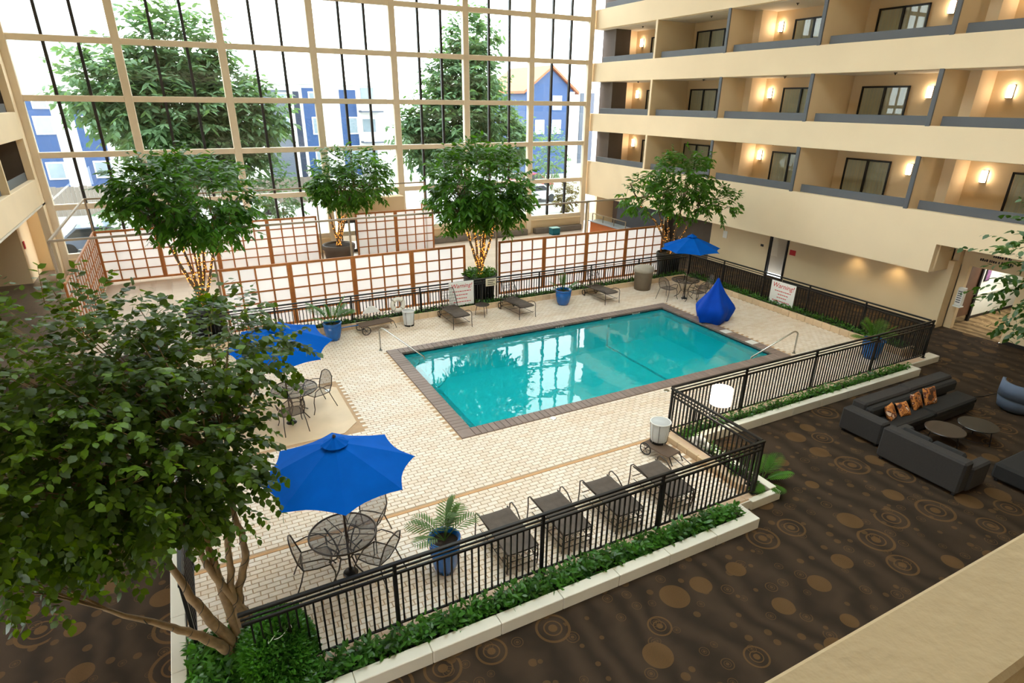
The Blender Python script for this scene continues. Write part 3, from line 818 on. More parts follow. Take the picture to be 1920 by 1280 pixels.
# ground floor door, plates and notices on the tan wall
d=struct('door_%d'%idx,'grey glazed door with a posted picture in the tan wall behind the railing','door'); idx+=1
fr=MB()
for y0,y1,za,zb in ((17.27,17.35,FZ,1.8),(18.18,18.26,FZ,1.8),(17.27,18.26,1.74,1.8)): fr.box(GWX-.03,GWX+.1,y0,y1,za,zb)
fr.build('frame',BLACKM,d)
MB().box(GWX+.02,GWX+.04,17.35,18.18,FZ+.01,1.74).build('pane',glass_mat('grey_glass',(.75,.76,.75)),d)
MB().box(GWX+.9,GWX+.95,16.0,20.2,FZ,1.9).build('room_wall',mat('pale_room_wall',(140,130,118),.7,var=.08,vscale=2),d)
def plate(name,label,cat,y,z,w,h,m,x=GWX):
    o=MB().bbox(x-.015,x,y-w/2,y+w/2,z-h/2,z+h/2,.003); return tag(o.build(name,m),label,cat)
plate('alarm_plate','small red fire alarm plate on the tan wall right of the grey door','sign',17.0,1.17,.3,.22,REDPRINT)
plate('thermostat','small black box on the tan wall left of the grey door','control',18.64,1.17,.16,.1,BLACKP)
plate('notice','small white paper notice on the tan wall behind the far parasol','notice',20.88,1.25,.26,.34,WHITE)
for k,(y,e) in enumerate(((14.05,28),(12.45,34))):
    s=empty('downlight',(22.35,y,1.9),0,'recessed warm downlight over the tan wall, %s the hallway'%('farther from' if k==0 else 'nearer to'),'lamp','ground floor downlights')
    MB().lathe([(.0,-.002),(.07,-.002),(.09,-.006),(.09,0)],n=14).build('trim_ring',mat('downlight_lens',(255,225,170),.5,emit=10,emit_rgb=(255,205,130)),s)
    L=bpy.data.lights.new('downlight_bulb','SPOT'); L.energy=e; L.color=(1,.74,.4); L.spot_size=R(110); L.spot_blend=.8; L.shadow_soft_size=.06
    lo=bpy.data.objects.new('downlight_bulb',L); col.objects.link(lo); lo.parent=s; lo.location=(0,0,-.03)
# hallway: open door leaf, exit sign, picture, ceiling lamp, wall cabinet
hd=struct('door_%d'%idx,'brown wooden door folded open against the white hallway wall','door')
MB().bbox(23.8,24.55,10.66,10.71,FZ+.03,2.0,.008).build('door_leaf',mat('brown_door_wood',(104,72,52),.4,var=.15,vscale=3),hd)
MB().box(24.55,24.66,10.6,10.75,FZ,2.04).build('door_edge',BLACKP,hd)
MB().box(23.8,24.55,10.65,10.66,FZ+.03,FZ+.25).build('kick_plate',STEEL,hd)
MB().tube([(24.45,10.66,.85),(24.45,10.58,.85),(24.3,10.58,.85)],.015,8).lathe([(0,.0),(.03,.0),(.03,.02),(0,.02)],(24.45,10.63,1.0),10).build('door_handle',STEEL,hd,True)
MB().box(23.15,23.8,10.68,10.72,FZ,2.06).build('jamb_panel',WHITE,hd)
ex=empty('exit_sign',(25.6,9.55,2.12),0,'red lettered exit sign hanging in the hallway','sign')
MB().bbox(-.02,.02,-.2,.2,-.1,.1,.005).build('sign_body',WHITE,ex)
MB().tube([(0,0,.1),(0,0,.28)],.012,6).build('hanger',WHITE,ex)
text_mesh('lettering','EXIT',.17,mat('red_lit_letters',(255,40,40),.5,emit=2.5,emit_rgb=(255,30,30)),ex,Matrix.Translation((-.022,0,0))@Matrix.Rotation(R(-90),4,'Z')@Matrix.Rotation(R(90),4,'X'))
pic=empty('picture',(25.25,10.74,1.45),0,'small dark framed abstract picture on the hallway wall','picture')
MB().bbox(-.16,.16,-.03,0,-.25,.25,.008).build('frame',BLACKP,pic)
MB().box(-.12,.12,-.034,-.03,-.21,.21).build('print',mat('abstract_print',(130,90,130),.5,var=.6,vscale=9),pic)
hl=empty('ceiling_light',(25.6,9.8,2.4),0,'white ceiling light panel in the hallway','lamp')
MB().bbox(-.65,.65,-.3,.3,-.04,0,.01).build('diffuser',mat('hall_diffuser',(255,252,245),.5,emit=7,emit_rgb=(255,250,238)),hl)
L=bpy.data.lights.new('hall_lamp','AREA'); L.energy=46; L.size=1.2; L.size_y=.5; L.shape='RECTANGLE'; L.color=(1,.97,.9)
lo=bpy.data.objects.new('hall_lamp',L); col.objects.link(lo); lo.parent=hl; lo.location=(0,0,-.06)
cab=empty('dispenser',(23.3,10.44,1.0),0,'white louvred wall box beside the hallway opening','dispenser')
MB().bbox(-.32,-.15,-.16,.05,-.3,.32,.012).build('box_body',WHITE,cab)
MB().bbox(-.36,-.15,-.2,.06,-.36,-.31,.006).build('shelf',WHITE,cab)
for k in range(6): MB().box(-.325,-.32,-.12,.02,-.2+k*.075,-.17+k*.075).build('louvre',GREYBLUE,cab)
# dark lettering over the hallway opening (two short illegible rows)
lt=empty('wall_lettering',(23.145,9.75,2.3),0,'two rows of small dark lettering over the hallway opening','lettering')
r2=random.Random(5)
for row,(z,y0,n) in enumerate(((0,.45,15),(.17,.1,8))):
    y=y0
    for k in range(n):
        h=.06+.03*r2.random(); w=.03+.02*r2.random()
        MB().box(-.008,0,y-w,y,z,z+h).build('letter_mark',BLACKP,lt); y-=w+(.05 if r2.random()<.2 else .018)
# bar / reception by the glass wall
bar=empty('reception_counter',(0,0,0),0,'orange wood reception counter with glass screens under the far facade','counter')
MB().bbox(20.05,20.35,25.2,28.4,FZ,.85,.015).build('front_panel',mat('orange_wood',(176,92,36),.4,var=.12,vscale=4),bar)
MB().bbox(19.95,20.75,25.1,28.5,.85,.9,.01).build('counter_top',mat('grey_counter',(128,132,138),.3),bar)
for k in range(4):
    y=25.3+k*1.0
    MB().bbox(20.1,20.14,y-.02,y+.02,.9,1.3,.004).build('screen_post',STEEL,bar)
    if k<3: MB().box(20.115,20.125,y+.02,y+.98,.93,1.28).build('pane',PANEG,bar)
MB().box(20.1,20.14,25.3,28.3,1.28,1.32).build('screen_rail',STEEL,bar)
MB().bbox(20.0,20.1,28.62,28.72,FZ,1.95,.01).build('post',BEIGE,bar)
MB().box(22.2,22.3,24.8,28.8,FZ,1.9).build('back_panel',mat('dark_back_panel',(60,62,70),.5,var=.1),bar)
br=struct('wall_bar','dark brown alcove wall under the far end of the facade','wall')
MB().box(22.72,22.85,21.8,24.6,.4,1.75).build('alcove_panel',mat('brown_alcove',(88,74,62),.7,var=.12),br)
MB().box(22.6,22.85,21.8,24.6,.35,.42).build('alcove_shelf',BLACKP,br)
MB().box(22.7,22.85,21.8,24.6,FZ,.35).build('alcove_panel',mat('brown_alcove2',(108,90,72),.7,var=.12),br)
bb=empty('box',(19.0,30.5,FZ),0,'teal square storage box on the floor by the glass wall','box')
MB().bbox(-.26,.26,-.22,.22,0,.38,.02).build('body',mat('teal_fabric',(0,96,112),.7,var=.1),bb)
MB().bbox(-.27,.27,-.23,.23,.38,.42,.015).build('lid',mat('pale_teal_lid',(150,190,185),.7,var=.1),bb)
# ================================================================== PAPER SCREENS
SW,SH=2.0,2.13
def shoji_proto(w):
    p=empty('paper_screen',(0,0,0)); c=4; r=5; st=.08
    fv=MB().bbox(-.0,st,-.03,.03,0,SH,.006).mesh('stile',WOOD)
    link('stile',fv,p); link('stile',fv,p,(w-st,0,0))
    hr=MB().bbox(st,w-st,-.03,.03,0,.08,.006).mesh('rail',WOOD)
    link('rail',hr,p); link('rail',hr,p,(0,0,SH-.08))
    iw=w-2*st; ih=SH-.16; cw_=iw/c; chh=ih/r
    vb=MB().box(-.026,.026,-.022,.022,.08,SH-.08).mesh('lattice_bar',WOOD)
    for k in range(1,c): link('lattice_bar',vb,p,(st+k*cw_,0,0))
    hb=MB().box(st,w-st,-.018,.018,-.024,.024).mesh('cross_bar',WOOD)
    for k in range(1,r): link('cross_bar',hb,p,(0,0,.08+k*chh))
    pn=MB().add([(.012,0,.012),(cw_-.012,0,.012),(cw_-.012,0,chh-.012),(.012,0,chh-.012)],[(0,1,2,3)]).mesh('paper_pane',PAPER)
    for i in range(c):
        for k in range(r): link('paper_pane',pn,p,(st+i*cw_,0,.08+k*chh))
    return p
ORD=['leftmost','second','third','fourth','rightmost']
protos={}
def screen(x,y,w,rz,label):
    if w not in protos: protos[w]=s=shoji_proto(w)
    else: s=copy_tree(protos[w])
    s.location=(x,y,FZ+.1); s.rotation_euler[2]=rz; tag(s,label,'screen','wood and paper lattice screens'); return s
ON=['first','second','third','fourth']
for k in range(4): screen(.48+k*2.13,20.8,2.13,0,'wood lattice paper screen in the front row, %s from the left'%ON[k])
for k in range(4): screen(10.42+k*2.075,20.8,2.075,0,'wood lattice paper screen in the front row, %s right of the dark potted tree'%ON[k])
for k in range(4): screen(-3.6+k*2.2,29.4,2.2,0,'wood lattice paper screen in the back row, %s from the left'%ON[k])
for k in range(2): screen(7.0+k*2.0,29.4,2.0,0,'wood lattice paper screen in the back row, %s right of the potted tree'%ON[k])
for k in range(4): screen(-3.6,21.0+k*2.1,2.1,R(90),'wood lattice paper screen in the left side row, %s from the front'%ON[k])
screen(11.0,29.45,1.7,R(90),'wood lattice paper screen turned towards the glass wall at the end of the back row')
pf=empty('pipe_frame',(0,0,0),0,'tan square tube frame standing above the paper screens','frame')
POST=mat('tan_pipe',(158,136,110),.5,var=.05)
def sq(p,q,name): MB().bar(p,q,.06,.06).build(name,POST,pf)
sq((-3.65,20.8,3.3),(18.3,20.8,3.3),'top_rail'); sq((-3.6,29.4,3.3),(10.6,29.4,3.3),'top_rail'); sq((-3.62,20.8,3.3),(-3.62,29.4,3.3),'top_rail')
for x in (-3.65,.42,4.74,10.36,14.5,18.76): sq((x,20.86,FZ),(x,20.86,3.28),'post')
for x in (-3.6,5.3,10.6): sq((x,29.46,FZ),(x,29.46,3.28),'post')
sq((.42,20.8,2.02),(-3.0,20.8,1.98),'low_rail') if 0 else None
# ================================================================== SIGNS, BUOY, FLOAT
sg=empty('warning_sign',(18.86,14.22,.6),0,'white warning sign with red lettering on the right railing','sign')
MB().bbox(-.012,.012,-.53,.53,-.44,.42,.004).build('board',WHITE,sg)
MT=Matrix.Translation((-.014,0,.27))@Matrix.Rotation(R(-90),4,'Z')@Matrix.Rotation(R(90),4,'X')
text_mesh('heading','Warning!',.25,REDPRINT,sg,MT,italic=.2)
def marks(parent,rows,along,base,wid):
    rr_=random.Random(9)
    for z,n in rows:
        p=-wid*n/2
        while p<wid*n/2:
            w=.05+.05*rr_.random()
            if along=='y': MB().box(-.0155,-.012,-p-w,-p,z,z+.028).build('print_mark',REDPRINT,parent)
            else: MB().box(p,p+w,-.0155,-.012,z,z+.028).build('print_mark',REDPRINT,parent)
            p+=w+.02
marks(sg,((.06,.75),(-.06,.4),(-.18,.45),(-.31,.85)),'y',0,.9)
sg2=empty('warning_sign',(8.13,19.2,.68),0,'white warning sign with red lettering on the back railing','sign')
MB().bbox(-.48,.48,-.012,.012,-.44,.43,.004).build('board',WHITE,sg2)
text_mesh('heading','Warning!',.22,REDPRINT,sg2,Matrix.Translation((0,-.014,.28))@Matrix.Rotation(R(90),4,'X'),italic=.2)
marks(sg2,((.07,.8),(-.06,.5),(-.19,.5),(-.32,.75)),'x',0,.85)
sg3=empty('notice_board',(9.31,19.2,.95),0,'small cream notice beside the dark tree pot on the back railing','notice')
MB().bbox(-.21,.21,-.01,.01,-.14,.14,.004).build('board',mat('cream_card',(214,204,176),.6,var=.05),sg3)
for k in range(3): MB().box(-.14,.15-.06*(k%2),-.0125,-.01,.05-.07*k,.075-.07*k).build('print_mark',BLACKP,sg3)
rb=empty('ring_buoy',(5.75,19.17,.6),0,'white ring buoy hung on the back railing','buoy')
MB().tube([(.2*math.cos(a),0,.2*math.sin(a)) for a in np.linspace(0,2*math.pi,29)[:-1]],.075,10,closed=True).build('ring',mat('off_white_foam',(228,222,208),.6,var=.08),rb,True)
for k in range(4):
    a=R(45+90*k); MB().tube([(.2*math.cos(a)+.082*math.cos(b)*math.cos(a),.082*math.sin(b),.2*math.sin(a)+.082*math.cos(b)*math.sin(a)) for b in np.linspace(0,2*math.pi,13)[:-1]],.014,6,closed=True).build('band',mat('beige_band',(170,160,140),.7),rb,True)
fl_=empty('rescue_float',(4.83,19.2,.55),0,'white triangular float hanging left of the ring buoy','float')
MB().add([(-.3,-.05,-.1),(.3,-.05,-.1),(.1,-.04,.1),(-.1,-.04,.1),(-.3,.05,-.1),(.3,.05,-.1),(.1,.04,.1),(-.1,.04,.1)],[(0,1,2,3),(7,6,5,4),(0,4,5,1),(1,5,6,2),(2,6,7,3),(3,7,4,0)]).build('float_body',WHITE,fl_)
MB().tube([(0,0,.1),(0,0,.3),(0,.03,.385),(0,.07,.39),(0,.1,.35)],.01,6).build('hook',BLACKM,fl_,True)
# ================================================================== FURNITURE
MESHM,_nt,_ns,_ln,_b=new_mat('woven_wire_mesh')
_b.inputs['Base Color'].default_value=(*lin((96,86,80)),1); _b.inputs['Roughness'].default_value=.5
_t=N(_nt,'BsdfTransparent'); _x=N(_nt,'MixShader'); _x.inputs[0].default_value=.52
_ln.new(_t.outputs[0],_x.inputs[1]); _ln.new(_b.outputs[0],_x.inputs[2]); _ln.new(_x.outputs[0],_ns['Material Output'].inputs[0])
def chair_proto():
    c=empty('mesh_chair'); I=BRONZE     # faces +y, seat centre at origin
    pts=[(-.22,-.2,.43),(-.24,.0,.425),(-.22,.2,.43),(0,.25,.43),(.22,.2,.43),(.24,0,.425),(.22,-.2,.43),(0,-.23,.43)]
    MB().add([(x,y,z) for x,y,z in pts]+[(0,0,.415)],[(i,(i+1)%8,8) for i in range(8)]).build('seat',MESHM,c)
    MB().tube(pts,.011,6,closed=True).build('seat_frame',I,c,True)
    bk=[(-.23,-.2,.43),(-.26,-.27,.62),(-.22,-.32,.82),(-.1,-.345,.9),(0,-.35,.915),(.1,-.345,.9),(.22,-.32,.82),(.26,-.27,.62),(.23,-.2,.43)]
    MB().tube(bk,.012,6).build('back_frame',I,c,True)
    MB().add([(x*.97,y,z) for x,y,z in bk]+[(0,-.29,.66)],[(i,i+1,9) for i in range(8)]+[(8,0,9)]).build('backrest',MESHM,c)
    for s in (-1,1):
        MB().tube([(s*.26,-.27,.62),(s*.3,-.1,.65),(s*.31,.1,.64),(s*.29,.19,.58),(s*.25,.2,.43)],.011,6).build('arm',I,c,True)
        MB().tube([(s*.22,.2,.43),(s*.26,.25,.3),(s*.25,.24,.12),(s*.28,.3,.0)],.011,6).build('leg',I,c,True)
        MB().tube([(s*.22,-.2,.43),(s*.25,-.26,.25),(s*.27,-.36,.0)],.011,6).build('leg',I,c,True)
    return c
ch0=chair_proto(); ch_used=[False]
def chair(x,y,rz,label):
    if not ch_used[0]: c=ch0; ch_used[0]=True
    else: c=copy_tree(ch0)
    c.location=(x,y,0); c.rotation_euler[2]=rz; tag(c,label,'chair','wire mesh patio chairs')
def table(x,y,label,r=.52):
    t=empty('mesh_table',(x,y,0),.3,label,'table','round wire mesh patio tables')
    MB().lathe([(.03,.712),(r-.01,.712)],n=36).build('table_top',MESHM,t)
    MB().tube([(r*math.cos(a),r*math.sin(a),.712) for a in np.linspace(0,2*math.pi,41)[:-1]],.016,6,closed=True).build('rim',BRONZE,t,True)
    MB().tube([(r*.5*math.cos(a),r*.5*math.sin(a),.70) for a in np.linspace(0,2*math.pi,31)[:-1]],.008,5,closed=True).build('inner_ring',BRONZE,t,True)
    for k in range(8):
        a=k*math.pi/4; MB().tube([(.04*math.cos(a),.04*math.sin(a),.7),(r*math.cos(a),r*math.sin(a),.705)],.008,5).build('spoke',BRONZE,t)
    for k in range(4):
        a=k*math.pi/2+.4; c,s=math.cos(a),math.sin(a)
        MB().tube([(c*.36,s*.36,.7),(c*.2,s*.2,.5),(c*.12,s*.12,.3),(c*.2,s*.2,.12),(c*.36,s*.36,.0)],.013,6).build('leg',BRONZE,t,True)
    MB().tube([(.13*math.cos(a),.13*math.sin(a),.3) for a in np.linspace(0,2*math.pi,21)[:-1]],.009,5,closed=True).build('leg_ring',BRONZE,t,True)
def parasol(x,y,label,rot=0,tilt=0,RR=1.15,top=2.5,rim=1.97):
    p=empty('parasol',(x,y,0),rot,label,'parasol','blue market parasols')
    hd=empty('canopy_head',(0,0,0)); hd.parent=p
    if tilt: hd.location=(0,0,1.9); hd.rotation_euler=(tilt,0,0)
    dz=-1.9 if tilt else 0
    def cz(f): return rim+(top-.06-rim)*(1-f**1.12)
    for k in range(8):
        m=MB(); nr,na=9,6; V=[]
        for i in range(nr+1):
            f=.05+.95*i/nr
            for j in range(na+1):
                u=j/na; an=(k+u)*math.pi/4
                e=math.cos(math.pi/8)/math.cos((u-.5)*math.pi/4)   # straight chord between ribs
                cur=4*u*(1-u)
                rad=RR*f*(1+(e-1)*f)*(1-.085*cur*f**3)
                V.append((rad*math.cos(an),rad*math.sin(an),cz(f)-.025*cur*math.sin(math.pi*min(1,f*1.0))*.8+dz+.005*math.sin(f*26+u*9+k)*f*cur))
        F=[(i*(na+1)+j,(i+1)*(na+1)+j,(i+1)*(na+1)+j+1,i*(na+1)+j+1) for i in range(nr) for j in range(na)]
        m.add(V,F).build('canopy_panel',BLUEFAB,hd,True)
        a=k*math.pi/4
        MB().tube([(.03*math.cos(a),.03*math.sin(a),top-.1+dz),(RR*.5*math.cos(a),RR*.5*math.sin(a),cz(.5)-.02+dz),(RR*math.cos(a),RR*math.sin(a),cz(1)-.01+dz)],.009,5).build('rib',BRONZE,hd)
    m=MB(); V=[(0,0,top+.03+dz)]
    for j in range(16):
        an=j*math.pi/8; rr_=.2 if j%2==0 else .185
        V.append((rr_*math.cos(an),rr_*math.sin(an),top-.075+dz-(.012 if j%2 else 0)))
    m.add(V,[(0,1+j,1+(j+1)%16) for j in range(16)]).build('vent_cap',BLUEFAB,hd)
    MB().lathe([(0,.07),(.022,.06),(.028,.035),(.018,.02),(.02,0)],(0,0,top+dz),10).build('finial',BRONZE,hd,True)
    MB().tube([(0,0,.05),(0,0,top-.05 if not tilt else 1.95)],.02,10).build('pole',BRONZE,p,True)
    MB().lathe([(.0,.1),(.03,.1),(.035,.04),(.1,.03),(.12,.01),(.12,0)],n=20).build('base_weight',BLACKM,p,True)
parasol(1.27,7.85,'large open blue parasol over the near patio table',rot=R(37))
table(1.24,7.97,'round mesh patio table under the near blue parasol')
chair(.78,7.92,R(-95),'mesh patio chair left of the near table')
chair(1.66,7.6,R(40),'mesh patio chair right of the near table')
chair(1.75,8.5,R(140),'mesh patio chair half hidden behind the near table')
parasol(1.25,13.4,'blue parasol half hidden by the big leafy tree',rot=R(-8),tilt=R(9))
table(1.45,13.72,'round mesh patio table under the parasol behind the big tree')
chair(1.98,13.9,R(110),'mesh patio chair on the right of the table behind the big tree')
chair(1.25,13.12,R(5),'mesh patio chair at the near side of the table behind the big tree')
parasol(16.6,16.85,'blue parasol at the far right corner of the deck',rot=R(20))
table(16.65,16.95,'round mesh patio table under the far corner parasol')
chair(15.95,17.1,R(-80),'mesh patio chair left of the far corner table')
chair(17.25,16.6,R(70),'mesh patio chair right of the far corner table')
chair(16.6,16.2,R(0),'mesh patio chair in front of the far corner table')
# loungers -----------------------------------------------------------
def lounger_proto(length):
    c=empty('sun_lounger'); w=.28; I=BRONZE    # foot end at y=0, head end at y=-length
    m=MB(); n=10; V=[]
    for i in range(n+1):
        y=-length*i/n; z=.455-.05*(i/n)**1.5+.008*math.sin(i*1.9)-(.03 if i==0 else 0)
        for x in (-w,-.1,.1,w): V.append((x,y,z-(.012 if abs(x)<.2 else 0)))
    F=[(i*4+j,(i+1)*4+j,(i+1)*4+j+1,i*4+j+1) for i in range(n) for j in range(3)]
    m.add(V,F); nv=len(V); V2=[(x,y,z-.03) for x,y,z in V]; m.add(V2,[q[::-1] for q in F])
    m.build('sling',SLING,c,True)
    for s in (-1,1):
        MB().tube([(s*w,.02,.43),(s*w,-length*.5,.42),(s*w,-length,.395)],.016,8).build('side_rail',I,c,True)
        MB().tube([(s*(w+.02),-.42,.44),(s*(w+.05),-.22,.52),(s*(w+.06),-.04,.53),(s*(w+.06),.03,.47),(s*(w+.05),.04,.25),(s*(w+.06),.05,0)],.012,6).build('front_leg',I,c,True)
        MB().tube([(s*w,-length+.02,.4),(s*w,-length+.0,.2),(s*(w-.0),-length+.03,.0)],.014,6).build('rear_leg',I,c,True)
        MB().tube([(s*w,-length+.03,.3)]+[(s*w,-length+.1+.07*math.sin(a),.2+.09*math.cos(a)) for a in np.linspace(0,5,14)],.008,5).build('scroll',I,c,True)
        MB().tube([(s*w,-.02,.16),(s*w,-length+.02,.14)],.008,5).build('stretcher',I,c)
    for y,z in ((.02,.2),(-length*.55,.15),(-length,.12),(-length,.24)): MB().tube([(-w,y,z),(w,y,z)],.008,5).build('cross_bar',I,c)
    for k in range(5):
        x=-.2+.1*k; MB().tube([(x+.035*math.cos(a),-length-.01,.31+.05*math.sin(a)) for a in np.linspace(0,5.2,12)],.006,4).build('scroll',I,c,True)
    return c
lg=lounger_proto(1.08)
NL=['nearest the blue potted palm','second from the blue potted palm','third from the blue potted palm','nearest the white bin trolley']
for k,x in enumerate((3.78,4.83,5.95,7.15)):
    c=lg if k==0 else copy_tree(lg)
    c.location=(x,7.72,0); tag(c,'brown sling sun lounger in the front row, %s'%NL[k],'sun lounger','brown sling loungers')
lf=lounger_proto(1.35)
for k,(x,y,rz,l) in enumerate(((7.45,17.58,0,'brown sling sun lounger with raised back in front of the white warning sign'),(9.9,17.52,R(4),'flat brown sling sun lounger between the side table and the blue pot'),(13.6,17.55,R(2),'flat brown sling sun lounger between the blue pot and the grey bin'))):
    c=lf if k==0 else copy_tree(lf)
    c.location=(x,y,0); c.rotation_euler[2]=R(180)+rz; tag(c,l,'sun lounger','brown sling loungers')
    for s in (-1,1):
        wh_=MB().tube([(s*.3,-1.38+.1*math.cos(a),.12+.1*math.sin(a)) for a in np.linspace(0,2*math.pi,17)[:-1]],.014,6,closed=True).build('wheel',BLACKM,c,True)
    if k==0:
        V=[]
        MB().tube([(-.27,-1.0,.43),(-.27,-1.22,.8),(-.24,-1.33,1.03),(.24,-1.33,1.03),(.27,-1.22,.8),(.27,-1.0,.43)],.014,6).build('back_frame',BRONZE,c,True)
        for i in range(9): MB().tube([(-.24+.06*i,-1.0,.43),(-.24+.06*i,-1.22,.8),(-.22+.055*i,-1.33,1.03)],.006,4).build('back_slat',BRONZE,c)
        for i in range(7):
            f=i/6; MB().tube([(-.26,-1.0-.3*f,.45+.54*f),(.26,-1.0-.3*f,.45+.54*f)],.006,4).build('back_slat',BRONZE,c)
for ch in list(lf.children):
    pass
st=empty('side_table',(8.6,18.45,0),0,'small dark round side table between the two far loungers','table')
MB().lathe([(0,.42),(.25,.42),(.26,.41),(.25,.4),(0,.4)],n=20).build('table_top',BRONZE,st)
for k in range(3):
    a=k*2.1+.4; c,s=math.cos(a),math.sin(a); MB().tube([(c*.12,s*.12,.4),(c*.2,s*.2,.32),(c*.24,s*.24,.15),(c*.25,s*.25,0)],.011,6).build('leg',BRONZE,st,True)
# pots ---------------------------------------------------------------
def pot(loc,r,h,label,m=BLUEPOT):
    p=empty('plant_pot',loc,0,label,'plant pot','blue glazed pots')
    MB().lathe([(r*.62,0),(r*.8,h*.2),(r*.97,h*.6),(r*.98,h*.84),(r*.92,h*.86),(r*1.03,h*.9),(r*1.05,h),(r*.92,h),(r*.88,h*.85)],n=28).build('pot_body',m,p,True)
    MB().lathe([(0,h*.87),(r*.9,h*.86)],n=20).build('soil',SOIL,p)
    return p
def palm(loc,label,n=9,L=.75,tilt=1.0,m=LEAF_P,up=.9,seed=3,nl=15,stem=.0):
    rr_=random.Random(seed)
    p=empty('palm',loc,0,label,'plant','potted palms')
    for k in range(n):
        a=k*2.399+rr_.random()*.5; el=up*(.45+.6*rr_.random()); l=L*(.75+.4*rr_.random())
        pts=[];d=Vector((math.cos(a)*math.cos(el),math.sin(a)*math.cos(el),math.sin(el)));q=Vector((0,0,0))
        for i in range(10):
            pts.append(q.copy()); q=q+d*l/9; d=(d+Vector((0,0,-.085*tilt))).normalized()
        fr=MB().tube(pts,[.009-.0007*i for i in range(10)],5).build('frond',m,p,True)
        P=[];D=[];U=[];S=[]
        for i in range(nl):
            f=.3+.7*i/(nl-1); j=min(8,int(f*9)); b_=pts[j].lerp(pts[j+1],f*9-j); t_=(pts[j+1]-pts[j]).normalized(); sd=t_.cross(Vector((0,0,1))).normalized()
            for s in (-1,1):
                P.append(b_);D.append(t_*.75+sd*s+Vector((0,0,-.12)));U.append((0,0,1));S.append(l*.34*math.sin(math.pi*min(.95,.15+.8*(i+1)/nl)))
        link('leaflets',leaf_mesh('leaflets',[tuple(x) for x in P],[tuple(x) for x in D],U,np.array(S),m,narrow=.24),fr)
    return p
pot((2.66,7.22,0),.25,.66,'tall blue glazed pot with a palm behind the near railing')
palm((2.66,7.22,.58),'grey green palm growing in the near blue pot',n=9,L=.78,seed=4,up=1.5,nl=11,tilt=1.3)
pot((11.9,18.3,0),.3,.58,'rounded blue glazed pot between the far loungers')
palm((11.9,18.3,.5),'slender plant growing in the far blue pot',n=6,L=.8,seed=8,up=1.45,m=LEAF_I,tilt=.4)
pot((17.5,9.75,0),.3,.6,'blue glazed pot in the right corner of the deck')
palm((17.5,9.75,.5),'green palm in the blue pot at the right deck corner',n=10,L=.8,seed=12,up=1.2,m=LEAF_I)
pot((3.35,18.4,0),.28,.58,'blue glazed pot behind the half hidden parasol')
palm((3.35,18.4,.5),'dark green palm in the pot behind the half hidden parasol',n=10,L=.95,seed=15,up=1.3,m=LEAF_I)
palm((9.45,6.75,-.15),'green palm fronds growing at the railing corner beside the carpet',n=9,L=.75,seed=21,up=1.2,m=LEAF_I)
# covered pool lift ---------------------------------------------------
cv=empty('pool_lift_cover',(15.72,14.45,0),.4,'tall blue fabric cover draped over a pool lift','cover')
prof=[(.03,1.52),(.06,1.45),(.15,1.25),(.29,1.0),(.45,.78),(.6,.58),(.66,.46),(.62,.3),(.54,.08),(.53,.0)]
m=MB(); V=[]; nk=40
for r_,z in prof:
    for k in range(nk):
        a=2*math.pi*k/nk; fold=1+(.14 if z<1.3 else .04)*math.sin(a*5+z*1.2)+.05*math.sin(a*11+2)
        V.append((r_*fold*math.cos(a)*1.12,r_*fold*math.sin(a)*.9,z+(.05*abs(math.sin(a*2.5)) if z<.02 else 0)))
F=[(i*nk+k,(i+1)*nk+k,(i+1)*nk+(k+1)%nk,i*nk+(k+1)%nk) for i in range(len(prof)-1) for k in range(nk)]
m.add(V,F); m.f.append(tuple(range(nk))); m.build('cover_cloth',BLUECOV,cv,True)
# bins and trolleys --------------------------------------------------
gb=empty('litter_bin',(15.95,18.62,0),0,'grey tapered litter bin with lid against the back railing','bin')
MB().lathe([(.33,0),(.38,.72),(.39,.74)],n=24).build('bin_body',mat('grey_brown_plastic',(128,116,100),.6,var=.08,vscale=6),gb,True)
MB().lathe([(.41,.74),(.42,.8),(.4,.92),(.3,.96),(0,.96)],n=24).build('lid',mat('pale_grey_lid',(168,158,142),.6,var=.1,vscale=8),gb,True)
def white_bin(loc,label,r=.2,h=.52):
    b_=empty('waste_bin',loc,0,label,'bin','white lined waste bins')
    MB().lathe([(r*.78,0),(r*.82,.03),(r*1.02,h)],n=22).build('liner',thin_mat('white_bin_liner',(226,226,224),.3,.5,var=.06),b_,True)
    MB().lathe([(r*.82,0),(r*.86,.05),(r*.8,.06)],n=22).build('base_ring',BLACKM,b_,True)
    MB().tube([(r*1.04*math.cos(a),r*1.04*math.sin(a),h) for a in np.linspace(0,2*math.pi,25)[:-1]],.014,6,closed=True).build('rim',WHITE,b_,True)
    for k in range(8):
        a=k*math.pi/4; MB().tube([(r*.84*math.cos(a),r*.84*math.sin(a),0),(r*1.05*math.cos(a),r*1.05*math.sin(a),h)],.006,4).build('wire',BLACKM if k%2 else WHITE,b_)
white_bin((5.93,18.62,0),'white lined waste bin under the ring buoy')
white_bin((8.22,8.55,.2),'white lined waste bin on the two wheeled trolley',.21,.5)
